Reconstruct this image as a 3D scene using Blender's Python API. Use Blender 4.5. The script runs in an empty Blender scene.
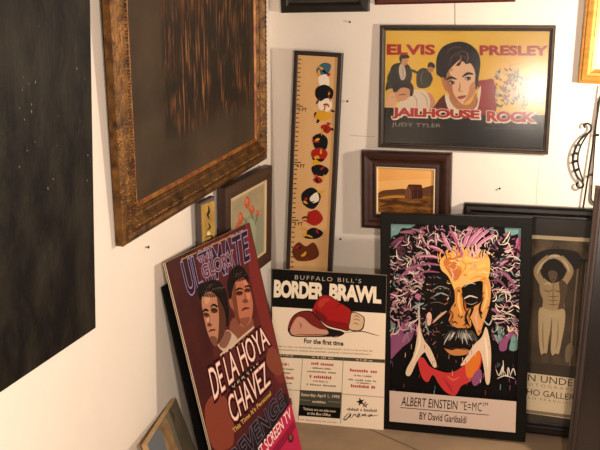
import bpy, bmesh, math, random
import numpy as np
from mathutils import Matrix, Vector

SC = bpy.context.scene
COL = SC.collection
random.seed(7)

# ------------------------------------------------------------------ camera
CAM_LOC = (1.5589, -4.2942, 2.172)
CAM_ROWS = [[0.95045, 0.310438, -0.016537], [-0.066791, 0.255864, 0.964403], [0.303618, -0.915512, 0.26392]]
FOCAL = 906.91
cd = bpy.data.cameras.new('camera')
cd.sensor_width = 36.0
cd.lens = FOCAL * 36.0 / 600.0
cam = bpy.data.objects.new('camera', cd)
M = Matrix.Identity(4)
for i in range(3):
    for j in range(3):
        M[j][i] = CAM_ROWS[i][j]
    M[i][3] = CAM_LOC[i]
cam.matrix_world = M
COL.objects.link(cam)
SC.camera = cam
SC.view_settings.view_transform = 'Standard'
SC.view_settings.look = 'None'
SC.view_settings.gamma = 1.0
SC.view_settings.exposure = 0.0
SC.view_settings.use_curve_mapping = False

# bottom-left corner, width direction, height direction, width, height (metres)
POSE = {
    'elvis': ([0.5546, -0.0312, 1.3639], [0.99994, 0.01029, -0.00325], [0.00298, 0.02571, 0.99967], 0.8000, 0.5819),
    'barn': ([0.4734, -0.05, 0.9553], [0.99997, 0.00594, 0.00584], [-0.00586, 0.00409, 0.99997], 0.4410, 0.3910),
    'chart': ([0.0615, -0.1555, 0.0001], [0.99904, 0.00371, -0.04357], [0.04333, 0.05076, 0.99777], 0.2412, 1.8317),
    'gold': ([0.04314, -1.64002, 1.28429], [0.00637, 0.99963, 0.02628], [0.03201, -0.02647, 0.99913], 1.4080, 1.2500),
    'black': ([0.05, -2.8784, 1.0878], [0.0011, 0.99996, -0.0093], [0.0621, 0.00922, 0.99803], 1.0000, 1.2500),
    'flower': ([0.04624, -0.78916, 0.80901], [0.00834, 0.9998, -0.018], [0.03167, 0.01773, 0.99934], 0.5700, 0.4900),
    'topblack': ([0.071, -0.0438, 2.0042], [0.99994, 0.0002, 0.011], [-0.011, -0.01743, 0.99979], 0.4325, 0.5000),
    'topred': ([0.5354, -0.0375, 2.0392], [0.99989, 0.00015, 0.01456], [-0.01455, -0.01742, 0.99974], 0.6403, 0.5000),
    'ein': ([0.6379, -0.303, 0.0], [0.99813, 0.05824, 0.01864], [-0.02226, 0.06226, 0.99781], 0.6990, 1.0892),
    'bor': ([0.0928, -0.3649, 0.0], [0.9957, 0.09256, -0.00226], [-0.00387, 0.06595, 0.99782], 0.5652, 0.7923),
    'und': ([0.9945, -0.1568, 0.0], [0.99992, 0.00364, 0.012], [-0.01228, 0.09193, 0.99569], 0.8250, 1.1213),
    'ult': ([0.29263, -1.38423, -0.00001], [0.15159, 0.98844, -0.00049], [-0.2165, 0.03368, 0.9757], 0.6388, 1.1645),
    'small': ([0.0375, -1.0125, 0.9122], [0.00497, 0.99995, -0.00891], [0.01586, 0.00883, 0.99984], 0.1422, 0.3750),
    'board': ([0.2528, -1.6303, 0.0], [-0.1611, 0.98693, 0.00355], [-0.29199, -0.0511, 0.95506], 0.3756, 0.5732),
    'slab': ([1.5264, -0.5083, 0.021], [0.9994, -0.01156, -0.03273], [0.03429, 0.18266, 0.98258], 0.6250, 1.2850),
    'goldr': ([1.4649, -0.0375, 1.6926], [0.9995, 0.00183, -0.03146], [0.03149, -0.01496, 0.99939], 0.5625, 0.6250),
}

def pose_matrix(key):
    o, dx, dz, w, h = POSE[key]
    dx = Vector(dx).normalized()
    dz = Vector(dz); dz = (dz - dx * dz.dot(dx)).normalized()
    dy = dz.cross(dx)
    m = Matrix.Identity(4)
    for i in range(3):
        m[i][0], m[i][1], m[i][2], m[i][3] = dx[i], dy[i], dz[i], o[i]
    return m, w, h

# ------------------------------------------------------------------ materials
def lin(c):
    c = c / 255.0
    return c / 12.92 if c <= 0.04045 else ((c + 0.055) / 1.055) ** 2.4

def rgb(hx):
    return tuple(lin(int(hx[i:i + 2], 16)) for i in (0, 2, 4)) + (1.0,)

_mats = {}
def mat(name, hx, rough=0.6, metal=0.0, hx2=None, scale=(6, 6, 6), lo=0.35, hi=0.65, bump=0.0, bscale=(40, 40, 40),
        bdist=0.004, spec=0.5, coat=0.0):
    if name in _mats:
        return _mats[name]
    m = bpy.data.materials.new(name); m.use_nodes = True
    nt = m.node_tree; N = nt.nodes; L = nt.links
    b = N['Principled BSDF']
    b.inputs['Base Color'].default_value = rgb(hx)
    b.inputs['Roughness'].default_value = rough
    b.inputs['Metallic'].default_value = metal
    b.inputs['Specular IOR Level'].default_value = spec
    b.inputs['Coat Weight'].default_value = coat
    def noise(sc, detail=6.0):
        tc = N.new('ShaderNodeTexCoord'); mp = N.new('ShaderNodeMapping'); nz = N.new('ShaderNodeTexNoise')
        mp.inputs['Scale'].default_value = sc
        nz.inputs['Scale'].default_value = 1.0; nz.inputs['Detail'].default_value = detail; nz.inputs['Roughness'].default_value = 0.6
        L.new(tc.outputs['Object'], mp.inputs['Vector']); L.new(mp.outputs['Vector'], nz.inputs['Vector'])
        return nz.outputs['Fac']
    if hx2:
        f = noise(scale)
        r = N.new('ShaderNodeValToRGB')
        r.color_ramp.elements[0].position = lo; r.color_ramp.elements[0].color = rgb(hx)
        r.color_ramp.elements[1].position = hi; r.color_ramp.elements[1].color = rgb(hx2)
        L.new(f, r.inputs['Fac']); L.new(r.outputs['Color'], b.inputs['Base Color'])
    if bump:
        f = noise(bscale)
        bp = N.new('ShaderNodeBump'); bp.inputs['Strength'].default_value = bump; bp.inputs['Distance'].default_value = bdist
        L.new(f, bp.inputs['Height']); L.new(bp.outputs['Normal'], b.inputs['Normal'])
    _mats[name] = m
    return m

def ink(hx, rough=0.55):
    return mat('ink_%s_%02d' % (hx, int(rough * 100)), hx, rough, spec=0.12)

def glass_mat():
    if 'picture_glass' in _mats: return _mats['picture_glass']
    m = bpy.data.materials.new('picture_glass'); m.use_nodes = True
    nt = m.node_tree; N = nt.nodes; L = nt.links
    N.remove(N['Principled BSDF'])
    t = N.new('ShaderNodeBsdfTransparent'); g = N.new('ShaderNodeBsdfGlossy'); x = N.new('ShaderNodeMixShader'); fr = N.new('ShaderNodeFresnel')
    g.inputs['Roughness'].default_value = 0.19
    fr.inputs['IOR'].default_value = 1.5
    L.new(fr.outputs[0], x.inputs['Fac']); L.new(t.outputs[0], x.inputs[1]); L.new(g.outputs[0], x.inputs[2])
    L.new(x.outputs[0], N['Material Output'].inputs['Surface'])
    _mats['picture_glass'] = m
    return m

# ------------------------------------------------------------------ object helpers
def link_mesh(name, me, mats, parent=None, smooth=False):
    o = bpy.data.objects.new(name, me)
    for m in (mats if isinstance(mats, (list, tuple)) else [mats]):
        me.materials.append(m)
    if smooth:
        for p in me.polygons: p.use_smooth = True
    COL.objects.link(o)
    if parent: o.parent = parent
    return o

def obj(name, bm, mats, parent=None, smooth=False):
    me = bpy.data.meshes.new(name)
    bmesh.ops.recalc_face_normals(bm, faces=bm.faces)
    bm.to_mesh(me); bm.free()
    return link_mesh(name, me, mats, parent, smooth)

def thing(name, key, label, cat, group=None):
    m, w, h = pose_matrix(key) if isinstance(key, str) else (key, 0, 0)
    o = bpy.data.objects.new(name, None); COL.objects.link(o)
    o.empty_display_size = 0.05
    o.matrix_world = m
    o['label'] = label; o['category'] = cat
    if group: o['group'] = group
    return o, w, h

def tag(o, label, cat, group=None):
    o['label'] = label; o['category'] = cat
    if group: o['group'] = group
    return o

def add_box(bm, x0, x1, y0, y1, z0, z1, bev=0.0):
    vs = [bm.verts.new((x, y, z)) for x in (x0, x1) for y in (y0, y1) for z in (z0, z1)]
    fs = [(0, 1, 3, 2), (4, 6, 7, 5), (0, 4, 5, 1), (2, 3, 7, 6), (0, 2, 6, 4), (1, 5, 7, 3)]
    faces = [bm.faces.new([vs[i] for i in f]) for f in fs]
    if bev:
        es = list({e for f in faces for e in f.edges})
        bmesh.ops.bevel(bm, geom=es, offset=bev, segments=2, affect='EDGES', profile=0.5)

def box(name, x0, x1, y0, y1, z0, z1, m, parent=None, bev=0.0):
    bm = bmesh.new(); add_box(bm, x0, x1, y0, y1, z0, z1, bev)
    return obj(name, bm, m, parent)

def moulding(w, h, prof):
    """A mitred picture-frame moulding: prof = (inset from the outer edge, depth) from the back outside to the back inside."""
    bm = bmesh.new(); rings = []
    for t, y in prof:
        rings.append([bm.verts.new(p) for p in ((t, y, t), (w - t, y, t), (w - t, y, h - t), (t, y, h - t))])
    n = len(rings)
    for i in range(n):
        a, b = rings[i], rings[(i + 1) % n]
        for k in range(4):
            bm.faces.new((a[k], a[(k + 1) % 4], b[(k + 1) % 4], b[k]))
    return bm

def add_tube(bm, pts, r, seg=8, closed=False):
    pts = [Vector(p) for p in pts]; n = len(pts); rings = []
    up = Vector((0, 1, 0))
    for i, p in enumerate(pts):
        a = pts[i - 1] if (i > 0 or closed) else p
        b = pts[(i + 1) % n] if (i < n - 1 or closed) else p
        t = (b - a).normalized(); s = t.cross(up)
        if s.length < 1e-4: s = t.cross(Vector((1, 0, 0)))
        s.normalize(); q = s.cross(t).normalized()
        rr = r[i] if isinstance(r, (list, tuple)) else r
        rings.append([bm.verts.new(p + s * math.cos(2 * math.pi * k / seg) * rr + q * math.sin(2 * math.pi * k / seg) * rr) for k in range(seg)])
    for i in range(n if closed else n - 1):
        a, b = rings[i], rings[(i + 1) % n]
        for k in range(seg): bm.faces.new((a[k], a[(k + 1) % seg], b[(k + 1) % seg], b[k]))
    if not closed:
        bm.faces.new(rings[0][::-1]); bm.faces.new(rings[-1])

def spline(pts, sub=6, closed=False):
    out = []; n = len(pts)
    P = [np.array(p, float) for p in pts]
    rng = range(n) if closed else range(n - 1)
    for i in rng:
        p0 = P[(i - 1) % n] if closed or i > 0 else P[0]
        p1 = P[i]; p2 = P[(i + 1) % n]
        p3 = P[(i + 2) % n] if closed or i + 2 < n else P[-1]
        for k in range(sub):
            t = k / sub
            out.append(0.5 * ((2 * p1) + (-p0 + p2) * t + (2 * p0 - 5 * p1 + 4 * p2 - p3) * t * t + (-p0 + 3 * p1 - 3 * p2 + p3) * t ** 3))
    if not closed: out.append(P[-1])
    return [tuple(float(c) for c in q) for q in out]

# ------------------------------------------------------------------ lettering (Blender's built-in vector font)
_geo = {}
def text_geo(s, off, space):
    k = (s, off, space)
    if k in _geo: return _geo[k]
    cu = bpy.data.curves.new('lettering', 'FONT')
    cu.body = s; cu.size = 1.0; cu.offset = off; cu.resolution_u = 3; cu.fill_mode = 'FRONT'; cu.space_character = space
    to = bpy.data.objects.new('lettering', cu)
    me = bpy.data.meshes.new_from_object(to)
    v = [(p.co.x, p.co.y) for p in me.vertices]; f = [tuple(p.vertices) for p in me.polygons]
    bpy.data.objects.remove(to); bpy.data.curves.remove(cu); bpy.data.meshes.remove(me)
    _geo[k] = (v, f)
    return v, f

class Print:
    """Flat printed or painted artwork, laid out in measured photo coordinates and carried onto its own sheet
    by the sheet's own four corners: everything lands in the sheet's local metres."""
    def __init__(self, quad, w, h, y=0.0, rough=0.55):
        src = quad; dst = [(0, h), (w, h), (w, 0), (0, 0)]
        A = []; b = []
        for (x, yy), (X, Z) in zip(src, dst):
            A.append([x, yy, 1, 0, 0, 0, -X * x, -X * yy]); b.append(X)
            A.append([0, 0, 0, x, yy, 1, -Z * x, -Z * yy]); b.append(Z)
        self.H = np.append(np.linalg.solve(np.array(A, float), np.array(b, float)), 1).reshape(3, 3)
        self.y = y; self.rough = rough; self.v = []; self.f = []; self.mi = []; self.mats = []; self.k = 0; self.clip = None
    def at(self, p):
        q = self.H @ np.array([p[0], p[1], 1.0])
        X, Z = q[0] / q[2], q[1] / q[2]
        if self.clip:
            x0, x1, z0, z1 = self.clip
            X = min(max(X, x0), x1); Z = min(max(Z, z0), z1)
        return X, Z
    def m(self, col):
        mm = col if not isinstance(col, str) else ink(col, self.rough)
        if mm not in self.mats: self.mats.append(mm)
        return self.mats.index(mm)
    def layer(self):
        self.k += 1
        return self.y - self.k * 1.6e-5
    def local(self, pts, col):
        yy = self.layer(); s = len(self.v); self.v += [(x, yy, z) for x, z in pts]
        self.f.append(tuple(range(s, len(self.v)))); self.mi.append(self.m(col))
    def poly(self, pts, col):
        self.local([self.at(p) for p in pts], col)
    def blob(self, pts, col, sub=4):
        self.poly(spline(pts, sub, True), col)
    def oval(self, cx, cy, rx, ry, col, n=18, rot=0.0):
        c, s = math.cos(rot), math.sin(rot)
        self.poly([(cx + rx * math.cos(2 * math.pi * i / n) * c - ry * math.sin(2 * math.pi * i / n) * s,
                    cy + rx * math.cos(2 * math.pi * i / n) * s + ry * math.sin(2 * math.pi * i / n) * c) for i in range(n)], col)
    def stroke(self, pts, wd, col, sub=4, taper=True):
        P = spline(pts, sub) if len(pts) > 2 else [tuple(map(float, p)) for p in pts]
        n = len(P); L_, R_ = [], []
        for i, p in enumerate(P):
            a = P[max(i - 1, 0)]; b = P[min(i + 1, n - 1)]
            dx, dy = b[0] - a[0], b[1] - a[1]; d = math.hypot(dx, dy) or 1
            t = i / max(n - 1, 1)
            ww = wd * 0.5 * ((0.25 + 0.75 * math.sin(math.pi * min(max(t, 0.04), 0.96))) if taper else 1.0)
            L_.append((p[0] - dy / d * ww, p[1] + dx / d * ww)); R_.append((p[0] + dy / d * ww, p[1] - dx / d * ww))
        yy = self.layer(); s = len(self.v); mi = self.m(col)
        for p in L_ + R_:
            X, Z = self.at(p); self.v.append((X, yy, Z))
        for i in range(n - 1):
            self.f.append((s + i, s + i + 1, s + n + i + 1, s + n + i)); self.mi.append(mi)
    def text(self, st, quad, col, bold=0.0, outline=None, space=1.0):
        """quad: top-left, top-right, bottom-right, bottom-left of the written line."""
        v0, _ = text_geo(st, bold, space)
        x0 = min(p[0] for p in v0); x1 = max(p[0] for p in v0); y0 = min(p[1] for p in v0); y1 = max(p[1] for p in v0)
        TL, TR, BR, BL = [np.array(q, float) for q in quad]
        passes = []
        for oc, oo, ddx, ddy in (outline or []):
            passes.append((oc, bold + oo, ddx, ddy))
        passes.append((col, bold, 0, 0))
        for c, off, ddx, ddy in passes:
            v, f = text_geo(st, off, space)
            yy = self.layer(); s = len(self.v); mi = self.m(c)
            for x, y in v:
                a = (x - x0) / (x1 - x0); b = (y - y0) / (y1 - y0)
                p = (BL * (1 - a) + BR * a) * (1 - b) + (TL * (1 - a) + TR * a) * b
                X, Z = self.at((p[0] + ddx, p[1] + ddy)); self.v.append((X, yy, Z))
            for q in f:
                self.f.append(tuple(s + i for i in q)); self.mi.append(mi)
    def greek(self, a, b, hgt, col, words=6, seed=1):
        """A line of print too small to read in the photograph: a row of letter-sized ticks."""
        rn = random.Random(seed); a = np.array(a, float); b = np.array(b, float)
        n = words * 6; ln = np.linalg.norm(b - a); d = (b - a) / ln; up = np.array([0, -1.0])
        yy = self.layer(); mi = self.m(col); t = 0.0; step = ln / n; cnt = 0
        while t < ln - step * 0.5:
            if cnt and rn.random() < 0.17: t += step; cnt = 0; continue
            hh = hgt * rn.choice((0.75, 0.75, 1.0)); p = a + d * t; q = a + d * (t + step * 0.72); s = len(self.v)
            for r in (p, q, q + up * hh, p + up * hh):
                X, Z = self.at(r); self.v.append((X, yy, Z))
            self.f.append((s, s + 1, s + 2, s + 3)); self.mi.append(mi); t += step; cnt += 1
    def build(self, name, parent):
        me = bpy.data.meshes.new(name); me.from_pydata(self.v, [], self.f)
        for p, i in zip(me.polygons, self.mi): p.material_index = i
        # face the viewer side (local -y)
        bm = bmesh.new(); bm.from_mesh(me)
        for f in bm.faces:
            f.normal_update()
            if f.normal.y > 0: f.normal_flip()
        bm.to_mesh(me); bm.free()
        return link_mesh(name, me, self.mats, parent)

def lerp(a, b, t):
    return (a[0] + (b[0] - a[0]) * t, a[1] + (b[1] - a[1]) * t)

# ------------------------------------------------------------------ the setting
def wall_mat():
    m = mat('painted_wall', 'E6DED2', 0.62, hx2='DED4C6', scale=(1.6, 1.6, 1.6), lo=0.3, hi=0.75, bump=0.18, bscale=(55, 55, 55), bdist=0.003, spec=0.25)
    nt = m.node_tree; N = nt.nodes; L = nt.links; b = N['Principled BSDF']
    src = b.inputs['Base Color'].links[0].from_socket
    geo = N.new('ShaderNodeNewGeometry'); sp = N.new('ShaderNodeSeparateXYZ'); L.new(geo.outputs['Position'], sp.inputs[0])
    nz = N.new('ShaderNodeTexNoise'); nz.inputs['Scale'].default_value = 9.0; L.new(geo.outputs['Position'], nz.inputs['Vector'])
    def mth(op, a, c=None):
        n = N.new('ShaderNodeMath'); n.operation = op
        for i, v in enumerate((a, c)):
            if v is None: continue
            if isinstance(v, (int, float)): n.inputs[i].default_value = v
            else: L.new(v, n.inputs[i])
        return n.outputs[0]
    total = None
    # hairline board joints and a short crack: (axis across, position, half width, other-axis range, strength)
    for ax, pos, hw, lo_, hi_, st in ((0, 0.904, 0.0022, 1.94, 2.3, 0.75), (0, 1.312, 0.0016, 1.0, 1.30, 0.35), (2, 1.411, 0.0018, 0.40, 0.53, 0.35)):
        u = sp.outputs[ax]; v = sp.outputs[2 if ax == 0 else 0]
        wob = mth('MULTIPLY', mth('SUBTRACT', nz.outputs['Fac'], 0.5), 0.012)
        d = mth('ABSOLUTE', mth('SUBTRACT', mth('ADD', u, wob), pos))
        k = mth('MULTIPLY', mth('LESS_THAN', d, hw), mth('MULTIPLY', mth('GREATER_THAN', v, lo_), mth('LESS_THAN', v, hi_)))
        k = mth('MULTIPLY', mth('MULTIPLY', k, mth('GREATER_THAN', sp.outputs[1], -0.02)), st)
        total = k if total is None else mth('MAXIMUM', total, k)
    mx = N.new('ShaderNodeMix'); mx.data_type = 'RGBA'
    L.new(total, mx.inputs[0]); L.new(src, mx.inputs[6]); mx.inputs[7].default_value = rgb('4A3A2C')
    L.new(mx.outputs[2], b.inputs['Base Color'])
    return m

def floor_mat():
    m = mat('floor_board', '9C8468', 0.7, hx2='84705A', scale=(3, 3, 3), lo=0.3, hi=0.7, bump=0.2, bscale=(60, 60, 60), bdist=0.003, spec=0.2)
    nt = m.node_tree; N = nt.nodes; L = nt.links; b = N['Principled BSDF']
    src = b.inputs['Base Color'].links[0].from_socket
    geo = N.new('ShaderNodeNewGeometry'); sp = N.new('ShaderNodeSeparateXYZ'); L.new(geo.outputs['Position'], sp.inputs[0])
    def mth(op, a, c=None):
        n = N.new('ShaderNodeMath'); n.operation = op
        for i, v in enumerate((a, c)):
            if v is None: continue
            if isinstance(v, (int, float)): n.inputs[i].default_value = v
            else: L.new(v, n.inputs[i])
        return n.outputs[0]
    # joint between two floor boards running from the corner towards the room
    d = mth('ABSOLUTE', mth('ADD', mth('MULTIPLY', sp.outputs[0], 0.458), mth('ADD', mth('MULTIPLY', sp.outputs[1], 0.889), 0.0175)))
    k = mth('MULTIPLY', mth('LESS_THAN', d, 0.0045), 0.75)
    mx = N.new('ShaderNodeMix'); mx.data_type = 'RGBA'
    L.new(k, mx.inputs[0]); L.new(src, mx.inputs[6]); mx.inputs[7].default_value = rgb('4A3420')
    L.new(mx.outputs[2], b.inputs['Base Color'])
    return m

WALL = wall_mat()
for nm, dims in (('wall_left', (-0.12, 0.0, -5.2, 0.12, 0.0, 2.9)), ('wall_back', (0.0, 4.2, 0.0, 0.12, 0.0, 2.9))):
    o = box(nm, *dims, WALL); o['kind'] = 'structure'
o = box('floor', -0.12, 4.2, -5.2, 0.12, -0.1, 0.0, floor_mat()); o['kind'] = 'structure'

# ------------------------------------------------------------------ shared materials
BLACKFRAME = mat('black_frame_lacquer', '080706', 0.45, hx2='0D0B0A', scale=(20, 20, 20), spec=0.2)
BACKING = mat('brown_backing_card', '6A5138', 0.85)
GLASS = glass_mat()
GOLD = mat('antique_gold_leaf', '7A5426', 0.36, 0.6, hx2='2E1A0C', scale=(20, 20, 20), lo=0.35, hi=0.68, bump=0.6, bscale=(90, 90, 90), bdist=0.006)
GOLDRED = mat('gold_rubbed_to_red_clay', '7A3C20', 0.5, 0.3, hx2='A8742F', scale=(18, 18, 18), lo=0.4, hi=0.65)

def backing(w, h, y, parent, inset=0.012):
    return box('backing_board', inset, w - inset, y - 0.004, y, inset, h - inset, BACKING, parent)

def pane(w, h, t, y, parent):
    return box('glass_pane', t, w - t, y - 0.0015, y, t, h - t, GLASS, parent)

# ------------------------------------------------------------------ 1. film poster on the back wall
def build_film_poster():
    t, w, h = thing('framed_film_poster', 'elvis', 'thin-framed yellow film poster with red title lettering, on the back wall', 'poster')
    fm = mat('dark_bronze_metal', '3A3027', 0.4, 0.35, hx2='2C241D', scale=(30, 30, 30))
    obj('frame', moulding(w, h, [(0, .014), (0, -.002), (.003, -.006), (.012, -.006), (.016, -.002), (.022, -.001), (.025, .003), (.025, .014)]), fm, t)
    backing(w, h, .013, t)
    P = Print([(381.3, 26), (557.5, 25), (546.5, 153.5), (377.3, 148.5)], w, h, .0075, 0.6)
    e = .024; P.clip = (e, w - e, e, h - e)
    Y = mat('poster_yellow', 'F6C43C', 0.6, hx2='FAD25A', scale=(5, 5, 5), spec=.12)
    P.poly([(378, 20), (560, 20), (550, 160), (374, 155)], Y)
    P.poly([(378, 108.5), (548, 114.5), (545, 160), (372, 155)], '1A1512')
    # pair of men in dark suits and a couple in the left half
    P.blob([(389, 76), (392, 67), (398, 64), (406, 64), (411, 69), (412, 78), (408, 86), (398, 88), (388, 92), (385, 90)], '2F2F26')
    P.blob([(400, 66), (404, 66), (406, 76), (402, 82), (399, 74)], 'DCCCB0'); P.stroke([(403, 67), (403, 78)], 1.1, '6A2A20')
    P.stroke([(392, 70), (388, 80), (392, 88)], 2.6, '3E3E32'); P.stroke([(408, 70), (414, 72), (420, 75)], 2.8, '3E3E32'); P.oval(420.6, 75, 1.4, 1.2, 'D89A6C')
    P.blob([(401, 58), (404, 57), (408, 59), (408.6, 63), (405, 66.5), (401.6, 65)], 'DFA276'); P.blob([(399.6, 61), (400, 57), (403, 55), (408, 55.6), (410, 58.5), (406, 59.4), (402.4, 60), (401.6, 64)], '17100C')
    P.stroke([(404.4, 61), (406, 60.8)], .6, '2A1810'); P.stroke([(405, 64.4), (407, 64.2)], .6, '8A3A28')
    P.blob([(417, 74), (422, 69), (428, 70), (432, 76), (431, 85), (425, 89), (417, 87)], '3A3A30'); P.stroke([(424, 71), (421, 78), (422, 86)], 1.2, '6E6A58'); P.stroke([(429, 73), (432, 80), (427, 85)], 2.4, '2E2E26')
    P.blob([(428, 67), (431, 65.6), (434, 68), (433.4, 72), (430, 73.4), (428, 71)], 'C98C62'); P.blob([(428, 67.6), (429, 63.6), (432.6, 63), (435.4, 66), (434.4, 69), (431.6, 67.4)], '17100C')
    P.blob([(401, 95), (408, 92), (418, 90.6), (427, 93), (432, 101), (432, 111), (408, 112), (396, 109), (400, 102)], 'F0DFC8')
    P.stroke([(410, 95), (416, 100), (416, 110)], 1.2, 'C8AE94'); P.stroke([(420, 93), (426, 99), (427, 110)], 1.4, 'D0B49A'); P.blob([(427, 93), (432, 96), (435, 104), (433, 112), (429, 111), (430, 102)], 'D89A7C')
    P.blob([(384, 97), (388, 92), (394, 92), (398, 97), (396, 104), (391, 108), (385, 108)], 'EEBE92'); P.blob([(383, 99), (386, 92), (391, 89.6), (396, 91.6), (391, 94), (387, 99), (385, 107), (383, 106)], 'E6BE68')
    P.blob([(395, 92), (400, 88), (408, 88), (411, 92), (409, 98), (403, 102), (398, 102), (395, 98)], 'E0A676'); P.stroke([(398, 97), (402, 95.4), (406, 96)], .9, '3A1E12'); P.stroke([(390, 99), (394, 98)], .7, '5A3018'); P.stroke([(395.6, 101.4), (399, 102.6)], 1.0, 'A8483A')
    P.blob([(393, 93), (393, 87), (398, 82.6), (405, 81), (411, 83.6), (413.6, 89), (412.4, 96), (409.4, 97), (409.6, 91), (405, 88.6), (400, 89.4), (396.6, 93)], '130D0A'); P.stroke([(398, 86), (404, 83.6), (410, 86)], 1.0, '4A3A30')
    # crowd sketch in the right half
    rn = random.Random(3)
    for i in range(150):
        x = rn.uniform(489, 541); y = 66 + abs(x - 506) * 0.45 + rn.uniform(0, 38) * (1 if x < 524 else .55)
        if y > 107: continue
        a = rn.uniform(-0.8, 0.8); l = rn.uniform(3, 7)
        P.stroke([(x, y), (x + l * math.cos(a) * .6, y + l * .5), (x + l * math.cos(a), y + l * math.sin(a))], rn.uniform(1.0, 2.6),
                 rn.choice(('5A4A38', '6E624E', 'C8B494', 'B0482C', '8B7A60', '4A4030', 'DDD0B4')))
    for x in (513, 516, 519): P.stroke([(x - 3, 62 + (x - 513)), (x + 1, 78)], .8, '8A744A')
    for y in (64, 69, 74): P.stroke([(510, y + 1), (521, y - 1)], .8, '8A744A')
    # bust of a dark-haired man
    P.blob([(478, 82), (486, 80), (494, 80), (495, 96), (494, 113), (470, 113), (474, 103), (479, 94)], 'A81E1C')
    P.blob([(434, 107), (440, 99), (447, 95), (454, 108), (453, 113), (430, 112)], '5E1A16')
    P.blob([(445, 95), (449, 97), (456, 106), (462, 110), (471, 111), (477, 104), (478, 92), (481, 86), (480, 98), (474, 113), (452, 113), (446, 104)], 'F4E6CC')
    P.blob([(449, 96), (460, 104), (470, 104), (476, 93), (476, 104), (470, 111), (460, 111), (452, 105)], 'C98552')
    P.blob([(445, 76), (449, 68), (458, 62), (468, 60), (475, 64), (477, 72), (476.5, 84), (474, 94), (468, 102), (461, 105), (455, 103), (450, 96), (446, 87)], 'F6CDA2')
    P.blob([(446, 80), (449, 72), (452, 80), (453, 92), (458, 101), (462, 105), (455, 103), (450, 96), (446, 88)], 'C27F50')
    P.blob([(436.8, 74), (437, 60), (442, 49), (450, 44), (460, 41.8), (470, 44), (478, 51), (481, 61), (480, 72), (477.6, 82), (476, 76), (474.6, 69), (471, 63.5), (467, 64.5), (463, 61.5), (460, 66), (455, 66.5), (452, 71), (448, 73), (446.4, 78), (445, 82), (442, 79), (438.6, 76)], '170D0A')
    P.blob([(476.2, 74), (478.6, 76), (478.6, 84), (476, 90), (475, 84)], '21130D'); P.blob([(441.4, 79), (444.6, 79), (447.2, 91), (444.6, 90)], 'D08E5E')
    for q in ([(447, 54), (454, 47.5), (463, 48)], [(456, 57), (462, 51.5), (470, 54)], [(459, 62), (463, 56), (468, 60)], [(450, 66), (452, 58), (457, 54)]):
        P.stroke(q, 1.2, '5E3A3C')
    for q in ([(460, 64), (462, 59), (460, 54)], [(467, 63), (469, 58), (467, 52)]): P.stroke(q, 1.3, '8A5648')
    P.stroke([(446.5, 80.5), (451, 77.8), (457, 79.8)], 2.6, '1E120C'); P.stroke([(462.5, 77.5), (468, 73.8), (474, 74.4)], 2.6, '1E120C')
    P.blob([(470, 86), (475, 82), (475, 92), (470, 99), (463, 104), (468, 95)], 'DD9A68'); P.stroke([(449, 72), (455, 66), (461, 60)], 1.6, 'F6CDA2')
    P.oval(452, 83.2, 3.2, 1.9, '6E3E26'); P.oval(468.3, 78.9, 3.2, 1.9, '6E3E26')
    P.oval(452, 83.4, 2.6, 1.1, 'E0D0B8'); P.oval(468.3, 79.1, 2.6, 1.1, 'E0D0B8')
    P.oval(452.6, 83.2, 1.4, 1.4, '1E120C'); P.oval(468.8, 78.9, 1.4, 1.4, '1E120C')
    P.stroke([(449, 82.4), (452, 81.6), (455.5, 82.8)], .9, '1E120C'); P.stroke([(465, 78), (468.5, 77.2), (471.8, 78)], .9, '1E120C')
    P.stroke([(460, 82), (460, 88), (459, 91), (463, 91.6)], 1.3, 'B46E42')
    P.blob([(457, 97.4), (461, 96.2), (465, 95.6), (466.5, 96.2), (463, 98.8), (459, 99.4)], 'B0503C')
    R = 'B9281C'
    P.text('ELVIS', [(387.3, 45), (436, 45), (436, 55.5), (387, 56)], R, .045)
    P.text('PRESLEY', [(480.5, 45.3), (549.5, 45.2), (549, 55.4), (480.5, 55.5)], R, .045)
    wo = [('F6E9D2', .045, .9, .9), ('F6E9D2', .045, 0, 0)]
    P.text('JAILHOUSE', [(391.5, 108.2), (479.3, 110.3), (479, 121.3), (391, 119.8)], 'C02A22', .05, wo, .95)
    P.text('ROCK', [(486.5, 110.8), (535.5, 111.3), (534.5, 122), (486, 121.6)], 'C02A22', .05, wo, .95)
    P.text('JUDY TYLER', [(391, 123.4), (440.5, 124.3), (440, 129.2), (390.6, 128.6)], '9C9488', .0)
    P.greek((483.5, 128.6), (534, 129.4), 1.8, '4A443C', 7, 4)
    P.build('poster_print', t)
    pane(w, h, .02, .0035, t)

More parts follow.
